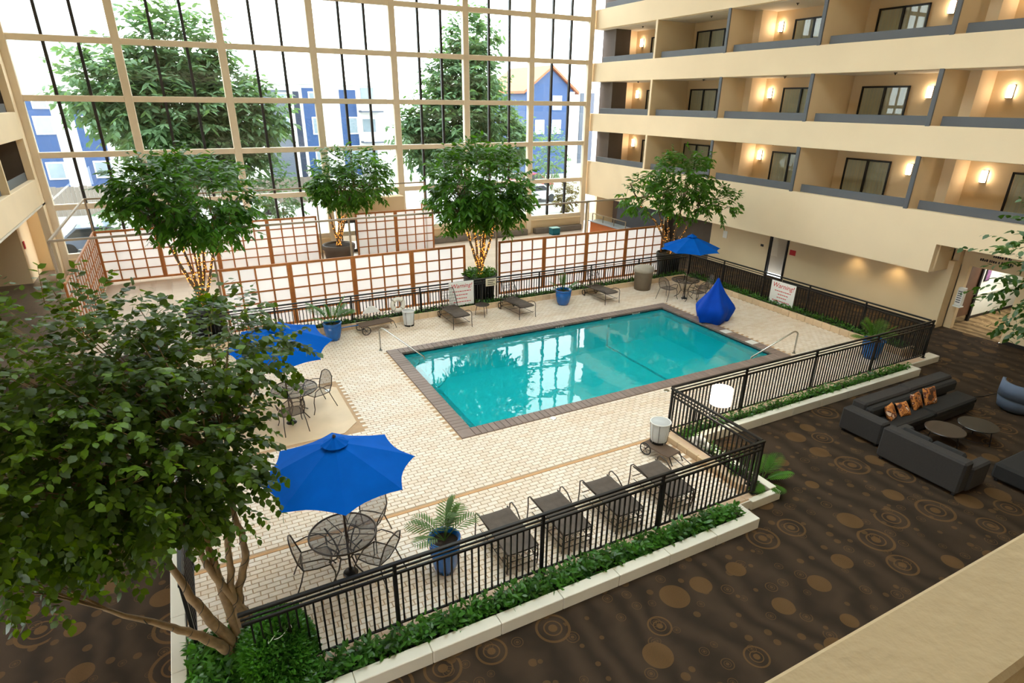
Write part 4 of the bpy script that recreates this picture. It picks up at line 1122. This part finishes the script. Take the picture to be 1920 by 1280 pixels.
def trolley(loc,rz,L,W,z,label,handle,wr_=.14):
    t=empty('trolley',loc,rz,label,'trolley','two wheeled trolleys')
    MB().bbox(0,L,-W/2,W/2,z-.03,z,.01).build('platform',mat('brown_board',(92,72,56),.7,var=.15,vscale=5),t)
    for s in (-1,1):
        w_=MB().tube([(.16+wr_*math.cos(a),s*(W/2+.04),wr_+wr_*math.sin(a)*.93) for a in np.linspace(0,2*math.pi,21)[:-1]],.013,6,closed=True).build('wheel',BLACKM,t,True)
        for k in range(3):
            a=k*math.pi/3; MB().tube([(.16-wr_*.9*math.cos(a),s*(W/2+.04),wr_-wr_*.85*math.sin(a)),(.16+wr_*.9*math.cos(a),s*(W/2+.04),wr_+wr_*.85*math.sin(a))],.006,4).build('spoke',BLACKM,w_)
    MB().tube([(.16,-W/2-.04,wr_),(.16,W/2+.04,wr_)],.01,6).build('axle',BLACKM,t)
    MB().tube([(L,-W/2+.03,z-.02),(L+.1,-W/2+.03,.02)],.012,5).tube([(L,W/2-.03,z-.02),(L+.1,W/2-.03,.02)],.012,5).build('stand',BLACKM,t)
    if handle: MB().tube([(0,0,z),(-.3,0,z+.02),(-1.0,0,z+.03)],.018,6).build('handle',BLUEPOT,t,True)
    else: MB().tube([(L,-.1,z),(L+.35,-.1,.1),(L+.35,.1,.1),(L,.1,z)],.01,5).build('handle',BLACKM,t,True)
trolley((8.05,8.72,0),R(-80),.75,.4,.2,'brown two wheeled trolley carrying the white bin by the side railing',0)
trolley((4.2,18.55,0),R(8),1.15,.45,.3,'brown two wheeled cart with a blue handle by the back wall',1)
tw=empty('towel_pile',(9.05,8.05,.02),0,'crumpled white towels on the planter behind the side railing','towels')
for k,(x,y,z,s) in enumerate(((-.03,.2,0,.2),(.03,-.05,.02,.19),(0,.06,.12,.15))):
    m=MB();V=[];n=14
    for i in range(7):
        ph=i/6*math.pi
        for j in range(n):
            a=2*math.pi*j/n; q=s*(1+.16*math.sin(a*3+k*2+i)+.1*math.sin(a*7+i*2)); V.append((x+q*.6*math.sin(ph)*math.cos(a),y+q*math.sin(ph)*math.sin(a),max(.0,z+.07-s*.55*math.cos(ph)+.03)))
    m.add(V,[(i*n+j,i*n+(j+1)%n,(i+1)*n+(j+1)%n,(i+1)*n+j) for i in range(6) for j in range(n)]).build('towel',mat('white_towelling',(226,218,206),.95,var=.05,bump=.4,bscale=80),tw,True)
# floor lamp ----------------------------------------------------------
lp=empty('floor_lamp',(9.55,8.2,FZ),0,'lit floor lamp with white drum shade beside the railing corner','lamp')
MB().lathe([(0,.03),(.14,.025),(.16,0)],n=20).build('base',BRONZE,lp,True)
MB().tube([(0,0,.02),(0,0,1.36)],.012,8).build('pole',BRONZE,lp,True)
MB().lathe([(.225,1.2),(.225,1.56),(.215,1.56),(.215,1.2)],n=30,close=True).build('lamp_shade',SHADE,lp,True)
MB().lathe([(0,1.545),(.215,1.545)],n=30).build('shade_diffuser',SHADE,lp)
# lounge furniture ---------------------------------------------------
UPH=mat('charcoal_upholstery',(48,44,42),.9,var=.12,vscale=30,bump=.35,bscale=160)
UPH2=mat('black_upholstery',(32,30,29),.9,var=.12,vscale=30,bump=.3,bscale=160)
def cush(mb,x0,x1,y0,y1,z0,z1,b=.04): mb.bbox(x0,x1,y0,y1,z0,z1,b); return mb
sa=empty('sofa',(13.0,6.6,FZ),0,'long charcoal sofa with patterned cushions beside the white planter','sofa')
cush(MB(),.0,.32,-.05,.95,.06,.62).build('arm',UPH,sa)
cush(MB(),.32,2.1,.6,.95,.06,.76).build('backrest',UPH,sa); cush(MB(),2.13,3.95,.62,.97,.06,.76).build('backrest',UPH,sa)
cush(MB(),.32,2.1,.42,.62,.4,.7,.05).build('back_cushion',UPH2,sa); cush(MB(),2.13,3.9,.44,.64,.4,.7,.05).build('back_cushion',UPH2,sa)
cush(MB(),.32,2.1,-.08,.44,.26,.42,.04).build('seat_cushion',UPH2,sa); cush(MB(),2.13,3.95,-.08,.44,.26,.42,.04).build('seat_cushion',UPH2,sa)
cush(MB(),.3,3.95,-.06,.62,.06,.26,.02).build('base',UPH,sa)
for x in (.1,3.8):
    for y in (.05,.85): MB().box(x-.03,x+.03,y-.03,y+.03,0,.06).build('foot',BLACKP,sa)
sb=empty('sofa',(12.6,4.62,FZ),0,'charcoal two seat sofa seen from behind on the carpet','sofa')
cush(MB(),.0,.3,.02,1.72,.06,.78).build('backrest',UPH,sb)
cush(MB(),.28,.95,-.02,.22,.06,.62).build('arm',UPH,sb); cush(MB(),.28,.95,1.52,1.76,.06,.62).build('arm',UPH,sb)
cush(MB(),.3,.46,.22,.86,.42,.8,.05).build('back_cushion',UPH2,sb); cush(MB(),.3,.46,.88,1.52,.42,.8,.05).build('back_cushion',UPH2,sb)
cush(MB(),.3,.97,.22,.86,.28,.44).build('seat_cushion',UPH2,sb); cush(MB(),.3,.97,.88,1.52,.28,.44).build('seat_cushion',UPH2,sb)
cush(MB(),.05,.93,.05,1.7,.06,.28,.02).build('base',UPH,sb)
for x in (.08,.88):
    for y in (.1,1.62): MB().box(x-.03,x+.03,y-.03,y+.03,0,.06).build('foot',BLACKP,sb)
sc=empty('sofa',(13.95,3.6,FZ),0,'dark sofa cut off by the right edge of the picture','sofa')
cush(MB(),.0,2.2,.1,1.1,.06,.42,.05).build('seat',UPH2,sc); cush(MB(),1.1,2.2,.5,.85,.4,.72,.05).build('backrest',UPH,sc)
for x in (.1,2.1):
    for y in (.2,1.0): MB().box(x-.03,x+.03,y-.03,y+.03,0,.06).build('foot',BLACKP,sc)
def coffee(x,y,m,label):
    t=empty('coffee_table',(x,y,FZ),0,label,'table','round coffee tables')
    MB().lathe([(0,.42),(.4,.42),(.41,.41),(.4,.395),(0,.395)],n=32).build('table_top',m,t)
    for k in range(3):
        a=k*2.094+.5; c,s=math.cos(a),math.sin(a)
        MB().tube([(c*.3,s*.3,.395),(c*.36,s*.36,.0)],.012,6).build('leg',BLACKP,t)
    MB().tube([(.33*math.cos(a),.33*math.sin(a),.1) for a in np.linspace(0,2*math.pi,25)[:-1]],.008,5,closed=True).build('ring',BLACKP,t,True)
coffee(14.5,5.98,mat('brown_table_top',(52,42,35),.3,var=.1),'round brown coffee table nearest the two seat sofa')
coffee(15.42,5.75,mat('black_table_top',(26,24,24),.25,var=.1),'round black coffee table farther from the two seat sofa')
def cush_mat():
    m,nt,ns,ln,b=new_mat('patterned_cushion'); b.inputs['Roughness'].default_value=.5
    tc=N(nt,'TexCoord'); mp=N(nt,'Mapping'); ln.new(tc.outputs['Object'],mp.inputs[0]); oi=N(nt,'ObjectInfo'); ln.new(oi.outputs['Location'],mp.inputs['Location'])
    no=N(nt,'TexNoise'); no.inputs['Scale'].default_value=6; no.inputs['Detail'].default_value=2; ln.new(mp.outputs[0],no.inputs['Vector'])
    cr=N(nt,'ValToRGB'); cr.color_ramp.interpolation='CONSTANT'; e=cr.color_ramp.elements
    e[0].color=(*lin((60,26,14)),1); e[1].position=.42; e[1].color=(*lin((150,84,34)),1)
    for p_,c_ in ((.5,(196,128,64)),(.56,(96,38,26)),(.62,(226,196,170))): n_=e.new(p_); n_.color=(*lin(c_),1)
    ln.new(no.outputs['Fac'],cr.inputs[0]); ln.new(cr.outputs[0],b.inputs['Base Color']); return m
CU=cush_mat()
def pillow(loc,rot,s,label):
    m=MB();n=10;V=[]
    for sg_ in (1,-1):
        for i in range(n+1):
            for j in range(n+1):
                u=i/n*2-1;v=j/n*2-1; h=(1-u**4)*(1-v**4); e=1-.07*(1-abs(u))*0-.1*(u*u*v*v)*0
                V.append((u*s/2*(1-.08*(1-v*v)),v*s/2*(1-.08*(1-u*u)),sg_*.075*h**.6))
    k=(n+1)**2
    F=[(i*(n+1)+j,(i+1)*(n+1)+j,(i+1)*(n+1)+j+1,i*(n+1)+j+1) for i in range(n) for j in range(n)]
    m.add(V,F+[tuple(a+k for a in q[::-1]) for q in F])
    o=m.build('cushion',CU,None,True,loc); o.rotation_euler=rot; tag(o,label,'cushion','patterned sofa cushions')
pillow((13.85,6.9,.36),(R(62),0,R(12)),.4,'brown and orange patterned cushion, leftmost on the long sofa')
pillow((14.32,6.88,.35),(R(50),0,R(-8)),.36,'brown and orange patterned cushion, second from the left on the long sofa')
pillow((14.95,6.95,.38),(R(64),0,R(6)),.44,'patterned cushion just right of the gap between the sofa backs')
pillow((15.5,6.95,.4),(R(66),0,R(-5)),.46,'brown and cream patterned cushion, rightmost on the long sofa')
ac=empty('armchair',(18.1,6.1,FZ),0,'rounded blue grey armchair at the right edge','armchair')
MB().lathe([(.3,.0),(.42,.08),(.46,.3),(.44,.42),(0,.44)],n=26).build('seat',mat('blue_grey_fabric',(86,98,118),.85,var=.08),ac,True)
V=[];nb=22
for i in range(nb+1):
    a=R(100+200*i/nb)
    for r_,z in ((.38,.38),(.48,.38),(.47,.78),(.40,.78)): V.append((r_*math.cos(a),r_*math.sin(a),z))
MB().add(V,[(i*4+j,i*4+(j+1)%4,(i+1)*4+(j+1)%4,(i+1)*4+j) for i in range(nb) for j in range(4)]+[(0,1,2,3),tuple(nb*4+q for q in (3,2,1,0))]).build('backrest',MATS['blue_grey_fabric'],ac,True)
tag(MB().tube([(16.9,7.4,FZ+.012),(17.4,7.2,FZ+.012),(18.2,6.9,FZ+.012),(19.2,6.8,FZ+.012)],.012,6).build('power_cord',BLACKP,None,True),'black power cord on the carpet behind the long sofa','cord')
# ================================================================== TREES
def stem(pts,r0,r1,n=8,sub=5,wob=.02,seed=0):
    """smooth tapering branch through points"""
    rr_=random.Random(seed); P=[Vector(p) for p in pts]; out=[]
    for i in range(len(P)-1):
        a=P[max(0,i-1)];b_=P[i];c=P[i+1];d=P[min(len(P)-1,i+2)]
        for k in range(sub):
            t=k/sub
            q=.5*((2*b_)+(c-a)*t+(2*a-5*b_+4*c-d)*t*t+(3*b_-a-3*c+d)*t**3)
            out.append(q+Vector((rr_.uniform(-wob,wob),rr_.uniform(-wob,wob),0)))
    out.append(P[-1]); m=len(out)
    return out,[r0+(r1-r0)*i/(m-1) for i in range(m)]
def bulbs(parent,paths,n,sz=.016):
    V=MB()
    for _ in range(n):
        pts,rs=paths[rng.integers(len(paths))]; i=int(rng.integers(0,max(1,int(len(pts)*.8)))); a=rng.random()*2*math.pi
        f=rng.random(); p=pts[i].lerp(pts[i+1],f)+Vector((math.cos(a),math.sin(a),0))*(rs[i]+.012)
        s=sz
        V.add([p+Vector(d)*s for d in ((1,0,0),(-1,0,0),(0,1,0),(0,-1,0),(0,0,1),(0,0,-1))],[(0,2,4),(2,1,4),(1,3,4),(3,0,4),(2,0,5),(1,2,5),(3,1,5),(0,3,5)])
    tag(V.build('string_lights',BULB,parent),kind='stuff')
def foliage(parent,name,blobs,ntw,nlf,tl,size,m,narrow=.6,droop=.6,shell=.5):
    P,D,U,T=twigs(blobs,ntw,nlf,tl,droop,shell)
    o=link(name,leaf_mesh(name,P,D,U,size*(.7+.6*rng.random(len(P))),m,narrow=narrow),parent)
    return tag(o,kind='stuff'),P,D,U,T
def indoor_tree(loc,label,stems,blobs,ntw,size,pot_=None,nb=220,r0=.07,tl=.5,nlf=12,bush=True,potlabel=None):
    t=empty('tree',loc,0,label,'tree','indoor trees wound with lights')
    paths=[]
    for k,s in enumerate(stems):
        p,rs=stem(s,r0*(1-.06*k),r0*.35,wob=.015,seed=k); paths.append((p,rs)); MB().tube(p,rs,7).build('trunk',BARK2,t,True)
    _,P,D,U,T=foliage(t,'foliage',blobs,ntw,nlf,tl,size,LEAF_I,narrow=.55)
    tb=MB()
    ends=[p[-1] for p,_ in paths]+[p[len(p)*2//3] for p,_ in paths]
    for (a,b_) in T[::4]:
        e=min(ends,key=lambda q:(q-Vector(a)).length); tb.tube([e,e.lerp(Vector(a),.55)+Vector((0,0,.06)),Vector(a),Vector(b_)],[.014,.01,.007,.003],4)
    tag(tb.build('twigs',BARK2,t),kind='stuff')
    if nb: bulbs(t,paths,nb)
    if pot_:
        r,h,m=pot_
        p=empty('tree_pot',loc,0,potlabel,'plant pot','large round tree pots')
        MB().lathe([(r*.8,0),(r*.92,h*.75),(r,h*.78),(r*1.02,h*.97),(r*.98,h),(r*.92,h),(r*.9,h*.9)],n=32).build('pot_body',m,p,True)
        MB().lathe([(0,h*.93),(r*.92,h*.92)],n=24).build('soil',SOIL,p)
        if bush:
            n=900; th_=rng.random(n)*6.283; q=np.sqrt(rng.random(n)); 
            PP=np.stack([q*np.cos(th_)*r,q*np.sin(th_)*r,h*.95+np.sqrt(1-q*q*.9)*.28*rng.random(n)],1)
            tag(link('underplanting',leaf_mesh('underplanting',PP,rng.normal(size=(n,3))*np.array([1,1,.4])+np.array([0,0,.3]),rng.normal(size=(n,3))*.5+np.array([0,0,1]),.13*(.6+.7*rng.random(n)),LEAF_I,narrow=.6),p),kind='stuff')
    return t
DPOT=mat('black_tree_pot',(34,38,34),.45,var=.1); BPOT=mat('brown_tree_pot',(98,84,74),.5,var=.08)
def fan(z0,z1,ends): return [[(.05*math.cos(i),.05*math.sin(i),z0),(e[0]*.45,e[1]*.45,z0+(z1-z0)*.45),(e[0],e[1],z1)] for i,e in enumerate(ends)]
indoor_tree((-.1,20.75,FZ),'leafy indoor tree wound with amber lights behind the big foreground tree',
    fan(1.1,3.5,((-.75,0),(-.35,.1),(.15,-.05),(.35,.2),(.75,-.1),(.0,.35))),[((.25,.2,4.5),(1.75,1.5,1.1),5),((-.9,.1,4.7),(.95,.8,.7),2),((.6,-.2,3.7),(1.1,.9,.5),2)],520,.24,(.6,1.2,DPOT),420,potlabel='dark round pot holding the left indoor tree')
indoor_tree((5.98,28.85,FZ),'rounded indoor tree with lit trunk standing in the brown pot between the back screens',
    fan(.85,2.6,((-.3,0),(.2,.1),(.6,0),(.35,-.2))),[((.9,0,3.95),(1.75,1.4,1.2),5),((.1,-.2,3.6),(1.1,.9,.8),2)],430,.24,(.75,.95,BPOT),260,bush=False,potlabel='wide brown pot between the back row paper screens')
indoor_tree((9.36,20.25,FZ),'dense indoor tree with amber lit trunk between the two front rows of screens',
    fan(1.1,3.4,((-.6,.1),(-.2,.2),(.3,.1),(.7,-.05),(.55,.35),(-.05,-.2))),[((.05,.1,4.55),(1.75,1.5,1.25),6),((-.7,0,3.9),(1.1,.9,.8),2),((.7,0,3.6),(.9,.8,.7),2),((2.0,.2,4.0),(.35,.4,.35),.4)],640,.24,(.62,1.2,DPOT),520,potlabel='tall black pot between the two front rows of screens')
indoor_tree((18.75,20.3,FZ),'sparse spreading indoor tree with lit branches at the end of the screens',
    fan(1.0,3.0,((-.9,0),(-.25,.2),(.3,-.1),(1.0,-.4)))+[[(0,0,1.0),(-.9,.0,2.4),(-2.0,-.1,3.3),(-2.7,-.2,4.2)]],[((-.1,-.3,4.3),(1.4,1.2,.95),5),((-2.0,-.1,3.7),(.95,.8,.55),1.6),((1.3,-1.3,3.3),(.85,.8,.5),1.3),((.2,-.3,3.3),(1.3,.9,.5),1.2)],360,.23,(.56,1.1,DPOT),150,bush=False,potlabel='tall black pot at the end of the front screens')
# big foreground tree --------------------------------------------------
ft=empty('tree',(-.45,7.0,.02),0,'big leafy ficus tree in the left foreground','tree')
stems=[[(-.05,-.05,0),(-.4,-.12,.6),(-.75,-.15,1.0),(-1.25,-.2,1.55)],
       [(0,0,0),(-.25,.0,.7),(-.5,.05,1.5),(-.6,.1,2.6)],
       [(.05,.05,0),(-.05,.1,.8),(-.1,.15,1.7),(-.15,.2,3.0)],
       [(.1,.0,0),(.05,.12,.9),(.12,.2,1.8),(.1,.3,3.2)],
       [(.2,.1,0),(.1,.15,.8),(.3,.3,1.4),(.25,.35,2.2),(.35,.4,3.2)],
       [(.28,.12,0),(.12,.1,.6),(-.1,.1,1.3),(-.3,-.05,2.4)]]
paths=[]
for k,s in enumerate(stems):
    p,rs=stem(s,(.08,.09,.085,.065,.07,.095)[k],.022,wob=.015,seed=k+20); paths.append((p,rs)); MB().tube(p,rs,9).build('trunk',BARK,ft,True)
# wire windings left from strings of lights
V=MB()
for p,rs in paths:
    n=len(p); q=[]
    for i in range(int(n*.75)*6):
        f=i/6; j=int(f); c=p[j].lerp(p[min(j+1,n-1)],f-j); a=f*2.6; q.append(c+Vector((math.cos(a),math.sin(a),0))*(rs[j]+.004))
    V.tube(q,.0045,4)
V.build('wound_wire',mat('green_wire',(24,30,20),.6),ft)
blobs=[((-.6,.1,3.45),(1.35,1.1,1.2),6),((-1.55,-.05,3.2),(1.15,.9,1.05),4.4),((.0,.15,2.9),(.62,.6,.8),2.2),((.4,.9,4.05),(.85,.8,.6),2.2),((-1.0,.5,4.3),(1.15,.9,.8),3),((-1.8,-.1,2.75),(1.0,.7,.6),2.0),((-.95,0,2.6),(.75,.6,.5),1.3)]
P,D,U,T=twigs(blobs,1700,12,.46,.7,.3)
S=.105*(.65+.55*rng.random(len(P)))
camp=np.array([.45,-7.0,6.98])
dist=np.linalg.norm(P-camp,axis=1)
near=np.argsort(dist)[:300]; msk=np.ones(len(P),bool); msk[near]=False
tag(link('foliage',leaf_mesh('foliage',P[msk],D[msk],U[msk],S[msk],LEAF_F,narrow=1.1),ft),kind='stuff')
lm=MB().add([tuple(x*np.array([1.1,1,1])) for x in LEAF2],LEAFT).mesh('leaf',LEAF_F)
for i in near:
    d=Vector(D[i]).normalized(); sd=d.cross(Vector(U[i])).normalized(); up=sd.cross(d)
    o=link('leaf',lm,ft); M=Matrix((sd,d,up)).transposed().to_4x4()@Matrix.Scale(S[i],4); M.translation=Vector(P[i]); o.matrix_local=M
tb=MB(); ends=[q for p,_ in paths for q in p[len(p)//2::3]]
for (a,b_) in T[::7]:
    e=min(ends,key=lambda q:(q-Vector(a)).length); tb.tube([e,e.lerp(Vector(a),.5)+Vector((0,0,.08)),Vector(a),Vector(b_)],[.014,.009,.005,.002],4)
tag(tb.build('twigs',BARK,ft),kind='stuff')
# tree whose leaves reach in at the right edge ------------------------
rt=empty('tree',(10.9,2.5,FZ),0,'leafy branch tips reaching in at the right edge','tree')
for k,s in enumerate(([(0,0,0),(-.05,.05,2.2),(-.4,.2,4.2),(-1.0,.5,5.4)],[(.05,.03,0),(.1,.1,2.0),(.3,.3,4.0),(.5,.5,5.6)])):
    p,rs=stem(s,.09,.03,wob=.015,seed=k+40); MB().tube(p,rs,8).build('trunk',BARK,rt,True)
foliage(rt,'foliage',[((-1.1,.5,5.35),(1.05,1.0,.95),4),((.2,.4,5.6),(1.2,1.0,.9),2)],330,10,.45,.1,thin_mat('shade_darkened_leaf',(48,76,24),.2,.4,var=.5,rgb2=(70,110,20)),narrow=.8,shell=.4)  # leaf colour darkened in place of shade, since the skylight brightens this tree
# ================================================================== OUTSIDE THE GLASS
og=struct('ground','pale concrete parking ground outside the glass','ground')
MB().add([(-80,31.8,-.35),(120,31.8,-.35),(120,160,-.35),(-80,160,-.35)],[(0,1,2,3)]).build('paving',mat('pale_concrete',(150,148,144),.8,var=.06,vscale=.4),og)
MB().box(-30,60,33.5,36.5,-.36,-.28).build('planting_bed',mat('bed_mulch',(120,100,76),.9,var=.2),og)
def out_tree(loc,label,blobs,ntw,size,th,tr=.22,cat='tree',m=LEAF_O,nlf=11,tl=1.1,group='trees outside the glass'):
    t=empty('outdoor_tree',loc,0,label,cat,group)
    for k in range(3):
        a=k*2.1; p,rs=stem([(0,0,0),(.1*math.cos(a),.1*math.sin(a),th*.45),(th*.16*math.cos(a),th*.16*math.sin(a),th),(th*.3*math.cos(a),th*.3*math.sin(a),th*1.7)],tr*(1-.2*k),tr*.25,wob=.03,seed=k)
        MB().tube(p,rs,7).build('trunk' if k==0 else 'branch',BARK2,t,True)
    foliage(t,'foliage',blobs,ntw,nlf,tl,size,m,narrow=.6,shell=.25,droop=.35)
    return t
out_tree((.3,40,-.35),'wide tall tree outside the left half of the glass',[((0,0,6.6),(3.6,2.6,2.8),5),((-2.6,0,7.6),(2.2,1.6,1.8),2),((3.0,0,6.5),(2.4,1.8,2.2),3),((.6,0,9.6),(2.4,1.6,1.9),2),((1.2,0,4.6),(2.6,1.8,1.4),2)],2300,.46,4.2)
out_tree((17.6,41,-.35),'tall pointed tree outside the middle of the glass',[((0,0,6.0),(3.6,2.4,2.4),5),((.4,0,8.6),(2.2,1.6,2.0),3),((1.0,0,11.0),(1.3,1.0,1.5),1),((-2.4,0,5.0),(1.8,1.4,1.6),2),((3.2,0,4.8),(1.9,1.4,1.6),2)],2000,.44,3.6)
SHR=thin_mat('flowering_leaf',(110,96,62),.35,.6,var=.6,rgb2=(140,130,70))
for k,(x,y,r,h,m,l) in enumerate(((-2.8,35.0,.9,1.6,LEAF_O,'leafy shrub outside the leftmost bays of the glass'),(-.8,35.2,.8,1.5,SHR,'reddish flowering shrub outside the second bay of the glass'),(4.6,37.5,1.3,2.4,LEAF_O,'light green bushy tree outside the third bay of the glass'),(10.5,36,.9,1.1,SHR,'pale shrub outside the entrance bay of the glass'),(20.6,38,.9,2.0,LEAF_O,'small shrub outside the sixth bay of the glass'),(27.5,45,1.3,3.2,LEAF_O,'small round tree outside the rightmost bay of the glass'),(24.0,37,.8,1.3,SHR,'yellowish shrub outside the rightmost bay of the glass'))):
    out_tree((x,y,-.35),l,[((0,0,h),(r,r,h*.75),1)],int(130*r),.26,h*.5,.06,'shrub' if h<2.2 else 'tree',m,9,.5,'shrubs outside the glass')
WB=mat('white_render',(214,213,210),.8,var=.03); BB=mat('blue_cladding',(30,60,104),.6,var=.08); GB=mat('grey_cladding',(78,84,96),.7,var=.06); OG=mat('outdoor_window_glass',(120,132,140),.1,var=.1)
def building(label,x0,x1,y0,y1,h,blue,wins,extra=None):
    b_=empty('building',((x0+x1)/2,y0,-.35),0,label,'building'); cx=(x0+x1)/2
    MB().box(x0-cx,x1-cx,0,y1-y0,0,h).build('wall',WB,b_); MB().box(x0-cx-.3,x1-cx+.3,-.3,y1-y0+.3,h,h+.35).build('roof_slab',WB,b_)
    for a,c,z0,z1,m in blue: MB().box(a-cx,c-cx,-.12,0,z0,z1).build('cladding_panel',m,b_)
    for a,c,z0,z1 in wins:
        w=MB().box(a-cx,c-cx,-.2,-.1,z0,z1).build('window',WHITE,b_)
        MB().box(a-cx+.1,c-cx-.1,-.22,-.2,z0+.1,z1-.1).build('pane',OG,w)
    return b_,cx
building('white apartment block with blue panels outside the left of the glass',-16,-3.5,60,72,10.2,[(-10.2,-8.0,.4,7.4,BB),(-6.6,-4.9,.4,7.2,BB)],[(-9.2,-8.0,4.7,6.0),(-9.2,-8.0,1.4,2.7),(-6.1,-4.8,4.7,6.0),(-6.1,-4.8,1.4,2.7),(-9.0,-8.0,6.5,7.3)])
building('tall grey block behind the white apartment block at the far left',-22,-6,80,92,22,[(-18,-16,6,20,GB)],[(-12,-10,12,14),(-12,-10,16,18),(-16,-14,12,14)])
b_,cx=building('white and blue apartment block with balconies outside the middle of the glass',6.6,18.6,61,72,8.6,[(7.3,9.6,.4,8.1,GB),(10.0,10.5,.4,8.0,mat('navy_cladding',(22,32,54),.6)),(10.8,12.3,.4,8.3,BB),(14.1,15.6,.4,8.2,BB)],[(8.6,9.5,7.1,7.9),(8.6,9.5,4.4,5.9),(11.3,12.3,7.3,8.0),(11.4,12.4,4.4,5.9),(11.4,12.4,1.6,3.0),(14.6,15.6,4.4,5.9),(14.6,15.6,1.6,3.0)])
for k,z in enumerate((.9,3.6,6.3)):
    MB().box(15.8-cx,17.9-cx,-1.1,0,z,z+.15).build('balcony_slab',GB,b_); MB().box(15.8-cx,17.9-cx,-1.1,-1.05,z+.15,z+1.0).build('balcony_rail',mat('pale_rail',(205,205,205),.6),b_)
    MB().box(16.1-cx,17.3-cx,-.1,0,z+.15,z+2.1).build('balcony_door',OG,b_)
gh=empty('building',(36.2,60,-.35),0,'blue gabled house with orange eaves outside the right of the glass','building')
MB().add([(-3,0,0),(3,0,0),(3,0,8.4),(0,0,10.6),(-3,0,8.4),(-3,9,0),(3,9,0),(3,9,8.4),(0,9,10.6),(-3,9,8.4)],[(0,1,2,3,4),(9,8,7,6,5),(1,6,7,2),(5,0,4,9)]).build('wall',BB,gh)
MB().add([(-3.4,-.4,8.15),(0,-.4,10.65),(0,9.4,10.65),(-3.4,9.4,8.15),(-3.4,-.4,8.4),(0,-.4,10.9),(0,9.4,10.9),(-3.4,9.4,8.4)],[(0,1,2,3),(7,6,5,4),(0,4,5,1),(1,5,6,2),(2,6,7,3),(3,7,4,0)]).build('roof',mat('orange_eaves',(150,84,52),.7,var=.1),gh)
MB().add([(3.4,-.4,8.15),(0,-.4,10.65),(0,9.4,10.65),(3.4,9.4,8.15),(3.4,-.4,8.4),(0,-.4,10.9),(0,9.4,10.9),(3.4,9.4,8.4)],[(3,2,1,0),(4,5,6,7),(1,5,4,0),(2,6,5,1),(3,7,6,2),(0,4,7,3)]).build('roof',MATS['orange_eaves'],gh)
MB().box(2.3,3.05,-.05,0,0,8.4).build('corner_trim',WB,gh)
for x,z in ((.3,6.6),(.3,4.2),(-1.8,4.2)):
    w=MB().box(x,x+1.1,-.1,0,z,z+1.4).build('window',WHITE,gh); MB().box(x+.1,x+1.0,-.12,-.1,z+.1,z+1.3).build('pane',OG,w)
building('long white low building with balconies behind the blue gabled house',39.5,60,66,76,9.0,[(44,46,.4,8.4,GB)],[(40.5,42.5,1.5,3),(40.5,42.5,4.5,6)])
of=empty('board_fence',(-10,50,-.35),0,'weathered vertical board fence outside the left bays','fence')
bm_=MB().box(0,.24,-.02,.02,0,1.9).mesh('board',mat('weathered_board',(118,108,98),.8,var=.12,per_obj=.12))
for k in range(76): link('board',bm_,of,(k*.25,0,0),scale=(1,1,1+.02*math.sin(k*1.7)))
for z in (.4,1.5): MB().box(0,19,.02,.08,z,z+.1).build('fence_rail',MATS['weathered_board'],of)
def car(x,y,rz,rgb,label):
    c=empty('car',(x,y,-.35),rz,label,'car','parked cars outside'); m=mat('car_paint_%d_%d_%d'%rgb,rgb,.25,coat=.5,var=.02)
    pr=[(-2.1,.35),(-2.15,.75),(-1.5,.9),(-.9,1.38),(.6,1.4),(1.3,.95),(2.05,.8),(2.15,.35)]
    n=len(pr);V=[(a,-.85,z) for a,z in pr]+[(a,.85,z) for a,z in pr]
    MB().add(V,[tuple(range(n)),tuple(range(n,2*n))[::-1]]+[((i+1)%n,i,i+n,(i+1)%n+n) for i in range(n)]).build('body',m,c)
    for s in (-1,1):
        MB().add([(-1.35,s*.86,.93),(-.85,s*.86,1.32),(.55,s*.86,1.33),(1.15,s*.86,.95)],[(0,1,2,3)]).build('side_window',mat('car_glass',(40,46,52),.1),c)
        for wx in (-1.35,1.35): MB().lathe([(0,-.1),(.3,-.1),(.33,-.06),(.33,.06),(.3,.1),(0,.1)],n=16).xf(Matrix.Translation((wx,s*.78,.33))@Matrix.Rotation(R(90),4,'X')).build('wheel',mat('tyre',(30,30,32),.8,var=.1),c)
    MB().add([(-1.48,-.7,.93),(-.93,-.7,1.38),(-.93,.7,1.38),(-1.48,.7,.93)],[(0,1,2,3)]).build('rear_window',MATS['car_glass'],c)
    MB().add([(.64,-.7,1.39),(1.28,-.7,.97),(1.28,.7,.97),(.64,.7,1.39)],[(0,1,2,3)]).build('windscreen',MATS['car_glass'],c)
car(13.3,58,0,(225,228,230),'white car parked outside the middle of the glass')
car(28.2,50,0,(150,40,36),'red car parked outside the right of the glass')
car(24.5,43,.1,(200,205,210),'silver car parked nearest the right end of the glass')
car(18.4,37.6,.05,(210,214,218),'pale car parked close to the glass behind the dense indoor tree')
car(-4.3,37.4,.0,(96,112,140),'blue grey car parked outside the leftmost bay')
car(3.6,46,0,(226,226,224),'white car parked under the wide tall tree')
